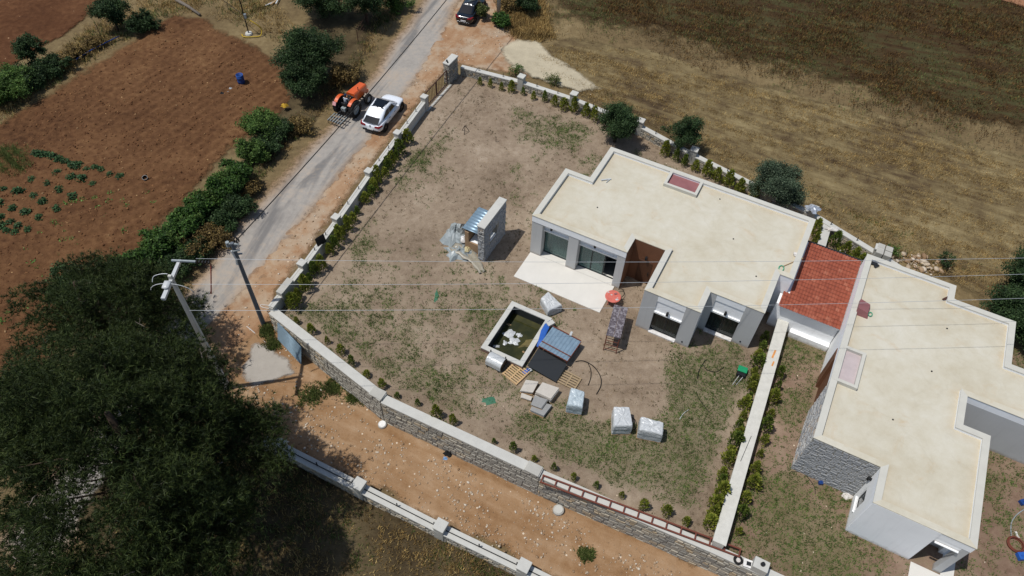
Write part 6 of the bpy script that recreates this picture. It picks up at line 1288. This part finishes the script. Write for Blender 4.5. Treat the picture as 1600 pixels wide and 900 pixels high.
M_grass = LG('lawn_grass', '3c5426', '577037', '7c884a', trans=.3, obj=0); M_straw = LG('dry_straw', '6b5430', '94794a', 'bfa56c', trans=.2, obj=0); M_brown = LG('brown_weeds', '2f2110', '543a1c', '7d6234', trans=.15, obj=0)
gpoly = w2(g1); ypoly = w2(g2)
gd_ = lambda f, lo_, hi_: (lambda X, Y: np.clip((f(X, Y)-lo_)/(hi_-lo_), 0, 1)**1.4)
FOOT = [w2(H1), w2(H2), w2([(POND[0], POND[2]), (POND[1], POND[2]), (POND[1], POND[3]), (POND[0], POND[3])]), w2([(-1.9, 9.2), (4.7, 9.2), (4.7, 11.9), (-1.9, 11.9)]), w2([(15, 1.2), (19.3, 1.2), (19.3, 7.6), (15, 7.6)]), w2([(26.4, 19.2), (28.7, 19.2), (28.7, 24.1), (26.4, 24.1)]), w2([(27.9, 12.1), (28.7, 12.1), (28.7, 19.3), (27.9, 19.3)]), w2([(30.95, 18.1), (31.65, 18.1), (31.65, 24.1), (30.95, 24.1)])]
def clear(P):
    for f in FOOT: P = P[poly_sd(P[:, 0], P[:, 1], f) < -.05]
    return P
P = clear(scatter(gpoly, 110000, rg, gd_(grass_fn, .33, .58), flat0)); tufts('lawn_grass', 'patchy green grass on the garden soil', P, .15, .022, 5, .06, M_grass, rg)
M_wtuft = LG('wilted_weeds', '45402c', '5c543c', '75694c', trans=.15, obj=0)
P = clear(scatter(gpoly, 17000, rg, lambda X, Y: np.clip(vnoise(X, Y, 2.2, 61, 3)*2.6-.85, .06, 1), flat0)); tufts('lawn_weeds', 'small wilted weeds dotted over the garden soil', P, .1, .02, 7, .05, M_wtuft, rg)
P = clear(scatter(gpoly, 26000, rg, gd_(lambda x, y: 1-grass_fn(x, y), .45, .95), flat0)); tufts('dry_lawn_grass', 'dry straw-coloured grass on the garden soil', P, .07, .012, 3, .06, M_straw, rg)
P = clear(scatter(ypoly, 60000, rg, gd_(grass_fn2, .30, .56), flat0)); tufts('yard_grass', 'patchy green grass in the right villa yard', P, .16, .022, 5, .06, M_grass, rg)
fpoly = px([(825, 100), (860, 70), (1000, 80), (1250, 150), (1620, 260), (1620, 520), (1450, 440), (1380, 398), (1150, 275), (1000, 200), (900, 155)])
P = scatter(fpoly, 70000, rg, lambda X, Y: np.clip(vnoise((X*.92-Y*.39)*.2, Y*.92+X*.39, 1.1, 33, 3)*2.2-.7, .05, 1), on_stub); tufts('stubble_straw', 'dry straw stubble across the field', P, .17, .018, 5, .12, M_straw, rg)
mpoly = px([(830, -40), (1680, -40), (1680, 275), (1400, 205), (1250, 160), (1090, 112), (950, 75), (850, 60)])
P = scatter(mpoly, 60000, rg, lambda X, Y: np.clip(vnoise(X, Y, 5, 35, 4)*2.4-.75, .1, 1), on_mead, fade=7); tufts('meadow_weeds', 'brown and dark dried weeds across the far field', P, .26, .03, 5, .2, M_brown, rg)
P = scatter(mpoly, 16000, rg, lambda X, Y: np.clip(vnoise(X, Y, 4, 36, 4)*3-1.2, 0, 1), on_mead, fade=5); tufts('meadow_green', 'greenish weeds in the far field', P, .2, .03, 5, .2, M_weed, rg)
# verges
verge = px([(640, 5), (565, 112), (505, 188), (450, 242), (395, 302), (300, 420), (262, 466), (180, 560), (150, 470), (260, 395), (330, 310), (400, 230), (470, 170), (500, 130), (540, 100), (570, 40), (600, -10)])
P = scatter(verge, 9000, rg); tufts('verge_weeds', 'dry weeds on the left road verge', P, .3, .025, 6, .15, M_straw, rg); P = scatter(verge, 12000, rg, lambda X, Y: np.clip(vnoise(X, Y, 2.5, 41)*3-.9, .1, 1)); tufts('verge_green', 'green weeds on the left road verge', P, .3, .03, 7, .15, M_weed, rg)
bord = px([(-20, 215), (60, 160), (130, 108), (200, 65), (290, 22), (330, 30), (440, 70), (470, 50), (420, -20), (130, -20), (165, 10), (110, 60), (30, 115), (-20, 140)])
P = scatter(bord, 12000, rg, lambda X, Y: np.clip(vnoise(X, Y, 3, 43)*2.6-.7, .1, 1)); tufts('border_grass', 'dry grass along the upper field border', P, .3, .025, 6, .15, M_straw, rg); P = scatter(bord, 7000, rg, lambda X, Y: np.clip(vnoise(X, Y, 3, 44)*3-1.2, 0, 1)); tufts('border_weeds', 'green weeds along the upper field border', P, .3, .03, 6, .15, M_weed, rg)
lot = px([(300, 640), (440, 712), (560, 772), (700, 840), (830, 900), (900, 960), (300, 960), (150, 800)])
P = scatter(lot, 9000, rg, lambda X, Y: np.clip(vnoise(X, Y, 3, 45)*2.4-.6, .1, 1), on_lot); tufts('lot_grass', 'dry grass on the lot below the lower wall', P, .28, .022, 6, .14, M_straw, rg); P = scatter(lot, 9000, rg, lambda X, Y: np.clip(vnoise(X, Y, 3, 46)*3-1.1, 0, 1), on_lot); tufts('lot_weeds', 'green weeds on the lot below the lower wall', P, .25, .025, 6, .14, M_weed, rg)
vp = px([(-10, 225), (45, 230), (55, 262), (30, 278), (-10, 275)]); P = scatter(vp, 2600, rg); tufts('weed_patch', 'patch of green weeds at the left edge of the ploughed field', P, .3, .03, 7, .12, M_weed, rg)
nearw = px([(850, 118), (905, 138), (1000, 182), (1090, 232), (1150, 262), (1280, 330), (1380, 388), (1520, 450), (1540, 420), (1300, 300), (1100, 210), (920, 128), (880, 112)])
P = scatter(nearw, 9000, rg, lambda X, Y: np.clip(vnoise(X, Y, 2.5, 47)*2.6-.7, .05, 1)); tufts('wall_weeds', 'mixed weeds along the outer foot of the back wall', P, .3, .028, 6, .15, M_weed, rg); P = scatter(nearw, 9000, rg); tufts('wall_straw', 'dry grass along the outer foot of the back wall', P, .3, .022, 6, .15, M_straw, rg)
mid = px([(770, -10), (850, -10), (870, 60), (830, 70), (800, 60), (780, 40)]); P = scatter(mid, 6000, rg); tufts('corner_grass', 'tall dry grass round the pale pole', P, .45, .03, 6, .2, M_straw, rg)
for i, (u, v, s_) in enumerate([(485, 620, 1.0), (555, 622, .6), (520, 608, .7), (425, 540, .5), (418, 520, .5), (915, 868, .4)]):
    c = GT(u, v); P = np.stack([c[0]+rg.normal(size=160)*s_*.5, c[1]+rg.normal(size=160)*s_*.4, np.zeros(160)], 1); P[:, 2] = on_lane(P[:, 0], P[:, 1]); o = tufts('lane_weeds', 'green weeds at the foot of the lane wall', P, .25, .03, 7, .08, M_weed, rg)

# rocks and pebbles
ICO = None
def rocks(name, label, P, s0, s1, mat, rng):
    t5 = (1+5**.5)/2; iv = np.array([(-1, t5, 0), (1, t5, 0), (-1, -t5, 0), (1, -t5, 0), (0, -1, t5), (0, 1, t5), (0, -1, -t5), (0, 1, -t5), (t5, 0, -1), (t5, 0, 1), (-t5, 0, -1), (-t5, 0, 1)])/1.9
    fi = np.array([(0, 11, 5), (0, 5, 1), (0, 1, 7), (0, 7, 10), (0, 10, 11), (1, 5, 9), (5, 11, 4), (11, 10, 2), (10, 7, 6), (7, 1, 8), (3, 9, 4), (3, 4, 2), (3, 2, 6), (3, 6, 8), (3, 8, 9), (4, 9, 5), (2, 4, 11), (6, 2, 10), (8, 6, 7), (9, 8, 1)])
    n = len(P); s_ = s0+(s1-s0)*rng.uniform(0, 1, n)**2.8; V = iv[None]*(1+.3*rng.uniform(-1, 1, (n, 12, 1)))*s_[:, None, None]*np.array([1, .8, .55])*(1+.3*rng.uniform(-1, 1, (n, 1, 3))); t_ = rng.uniform(0, 6.28, n); c, s = np.cos(t_), np.sin(t_)
    X = V[:, :, 0]*c[:, None]-V[:, :, 1]*s[:, None]; Y = V[:, :, 0]*s[:, None]+V[:, :, 1]*c[:, None]; V = np.stack([X, Y, V[:, :, 2]], 2)+P[:, None, :]; F = (fi[None]+12*np.arange(n)[:, None, None]).reshape(-1, 3)
    o = link(name, np_mesh(name, V.reshape(-1, 3), F), mat, kind='stuff'); o['label'] = label; o['category'] = 'stones'
M_rock = stone_mat('limestone_rock', [(0, hexc('82684e')), (.45, hexc('a68f74')), (.8, hexc('c9bda9')), (1, hexc('d8cfbf'))]); M_clod = stone_mat('soil_clod', [(0, hexc('4a2f1c')), (.5, hexc('6b472c')), (.9, hexc('8a6340')), (1, hexc('a88a64'))])
lanep = px([(330, 600), (430, 520), (480, 565), (590, 668), (830, 776), (1020, 868), (1120, 920), (900, 920), (700, 826), (570, 762), (440, 700)])
rocks('lane_gravel', 'scattered pale stones on the dirt lane', scatter(lanep, 24000, rg, lambda X, Y: np.clip(vnoise(X, Y, 2, 51)*3-1.0, .12, 1), on_lane, .5), .015, .1, M_rock, rg)
shp = px([(640, 125), (700, 60), (790, 40), (800, 90), (715, 100), (665, 158), (575, 268), (475, 410), (430, 480), (410, 540), (340, 570), (400, 425), (480, 330), (565, 235)])
rocks('shoulder_gravel', 'scattered stones on the orange road shoulder', scatter(shp, 6000, rg, None, on_shld, .6), .012, .09, M_rock, rg)
rocks('field_clods', 'clods and small stones in the ploughed field', scatter(px([(0, 200), (130, 118), (270, 30), (400, 80), (450, 130), (340, 262), (220, 400), (60, 560), (-20, 560)]), 9000, rg, None, on_field), .02, .11, M_clod, rg)
rocks('garden_pebbles', 'small pale stones on the garden soil', clear(scatter(gpoly, 1600, rg, None, flat0)), .01, .05, M_rock, rg)
rocks('yard_pebbles', 'small pale stones in the right villa yard', clear(scatter(ypoly, 900, rg, None, flat0)), .01, .08, M_rock, rg)
rocks('rubble', 'rubble heap behind the right villa corner', np.concatenate([g0(u, v)+np.array([0, 0, .05])+rg.normal(size=(60, 3))*np.array([.6, .4, .06]) for u, v in ((1412, 402), (1435, 410), (1450, 418))]), .05, .3, M_rock, rg)
rocks('farther_stones', 'pale stones by the sand patch', scatter(px([(855, 80), (900, 95), (950, 140), (1000, 165), (960, 168), (900, 140)]), 300, rg), .02, .12, M_rock, rg)

# ------------------------------------------------------------------ field things
bp = gt(378, 131); o = empty('water_barrel', 'blue open plastic barrel standing in the ploughed field', 'barrel', bp); part('barrel_body', M_bluedk, o, lambda m_: m_.lathe([(.28, 0), (.31, .05), (.31, .32), (.325, .35), (.31, .38), (.31, .62), (.325, .65), (.31, .68), (.3, .92), (.27, .92), (.27, .1), (.001, .1)], n=24), sm=True); part('rim', M_blue, o, lambda m_: m_.tube([(.29*math.cos(t_), .29*math.sin(t_), .93) for t_ in np.linspace(0, 6.2832, 21)[:-1]], .02, 6, True))
for u, v, s_, lb, mt in ((347, 147, .25, 'dark rag lying left of the white sacks in the ploughed field', M_frame), (357, 146, .22, 'white sack in the ploughed field, nearer one', M_wrap), (361, 140, .26, 'white sack in the ploughed field, nearer the blue barrel', M_wrap)): crumple('field_sack', lb, 'sack', gt(u, v), s_, s_*.7, .2, mt, int(u))
bp = gt(228, 280); o = empty('bucket', 'dark bucket tipped in the ploughed field', 'bucket', bp, .4); part('bucket_body', M_frame, o, lambda m_: m_.lathe([(.14, 0), (.19, .3), (.2, .31), (.18, .31), (.13, .03), (.001, .03)], n=18)); part('rim', M_plast, o, lambda m_: m_.tube([(.195*math.cos(t_), .195*math.sin(t_), .31) for t_ in np.linspace(0, 6.2832, 19)[:-1]], .015, 5, True)); o.rotation_euler = (R(25), 0, .4)
a_, b_ = gt(120, 97), gt(188, 60); z3 = np.array([0, 0, .25]); o = hose('blue water pipe along the upper field border', [a_+z3, (a_*.6+b_*.4)+z3*1.4, b_+z3], .05, M_bluedk, 'water_pipe', 'pipe')
for u, v, lb in ((118, 85, 'thin dark fence stake left of the blue pipe'), (158, 57, 'thin dark fence stake above the blue pipe')): p = gt(u, v); o = tag(part('fence_stake', M_iron, None, lambda m_: (m_.cyl((0, 0, -.1), (0, 0, 1.3), .03, .025, 6), m_.cyl((-.08, 0, 1.1), (.08, 0, 1.1), .012, .012, 5))), lb, 'stake'); o.location = p
l0, l1 = gt(276, 2), gt(313, 25); lg = tag(MB().tube([l0+np.array([0, 0, .15]), (l0+l1)/2+np.array([0, .1, .17]), l1+np.array([0, 0, .15])], [.17, .15, .12], 9).build('log', M_barkg, None, True), 'grey fallen log at the top of the ploughed field', 'log')
pp = gt(389, 53); o = empty('pump_pole', 'thin black pole with electric box and yellow hose', 'pole', pp); part('pole_shaft', M_black, o, lambda m_: m_.cyl((0, 0, -.1), (0, 0, 5.0), .06, .05, 8)); part('meter_box', M_plast, o, lambda m_: m_.box((.14, -.05, 1.9), (.22, .2, .45)), bevel=.02); part('base_block', M_concl, o, lambda m_: m_.lathe([(.001, .14), (.3, .14), (.36, 0)], n=14))
hose('yellow hose looping from the box of the black pole', [pp+np.array(q) for q in ((.2, 0, 1.6), (.9, -.1, 1.2), (1.3, .0, .6), (1.2, -.3, .08), (.5, -.55, .06), (-.3, -.6, .06), (-.6, -.2, .06))], .05, plain('yellow_hose', hexc('b89a2a'), .5))
hose('black cable slung to the black pole at the top left', [pp+np.array((0, 0, 2.0)), gt(362, 24)+np.array((0, 0, 1.2)), gt(345, 12)+np.array((0, 0, 1.5)), gt(340, -10)+np.array((0, 0, 2.4))], .025, M_rubber)
# wire fence by the top trees
f0, f1 = gt(560, 67), gt(594, 12); fe = empty('wire_fence', 'short dark wire fence beside the road at the top', 'fence', f0); fd_ = f1-f0
for t_ in (0, .45, 1): part('post', M_iron, fe, lambda m_: m_.cyl(tuple(fd_*t_+np.array([0, 0, -.1])), tuple(fd_*t_+np.array([0, 0, 1.4])), .04, .035, 6))
for z in (.5, .9, 1.35): part('wire', M_iron, fe, lambda m_: m_.cyl(tuple(np.array([0, 0, z])), tuple(fd_+np.array([0, 0, z])), .018, .018, 5))
b0_ = gt(424, 8)
o = empty('board_pile', 'pale boards and scraps by the trees at the top', 'boards', b0_)
for k in range(4): part('board', M_wrap if k % 2 else M_wood, o, lambda m_: m_.box((.3*k-.4, .2*k, .04+.05*k), (1.2, .12, .03), .5+.35*k))
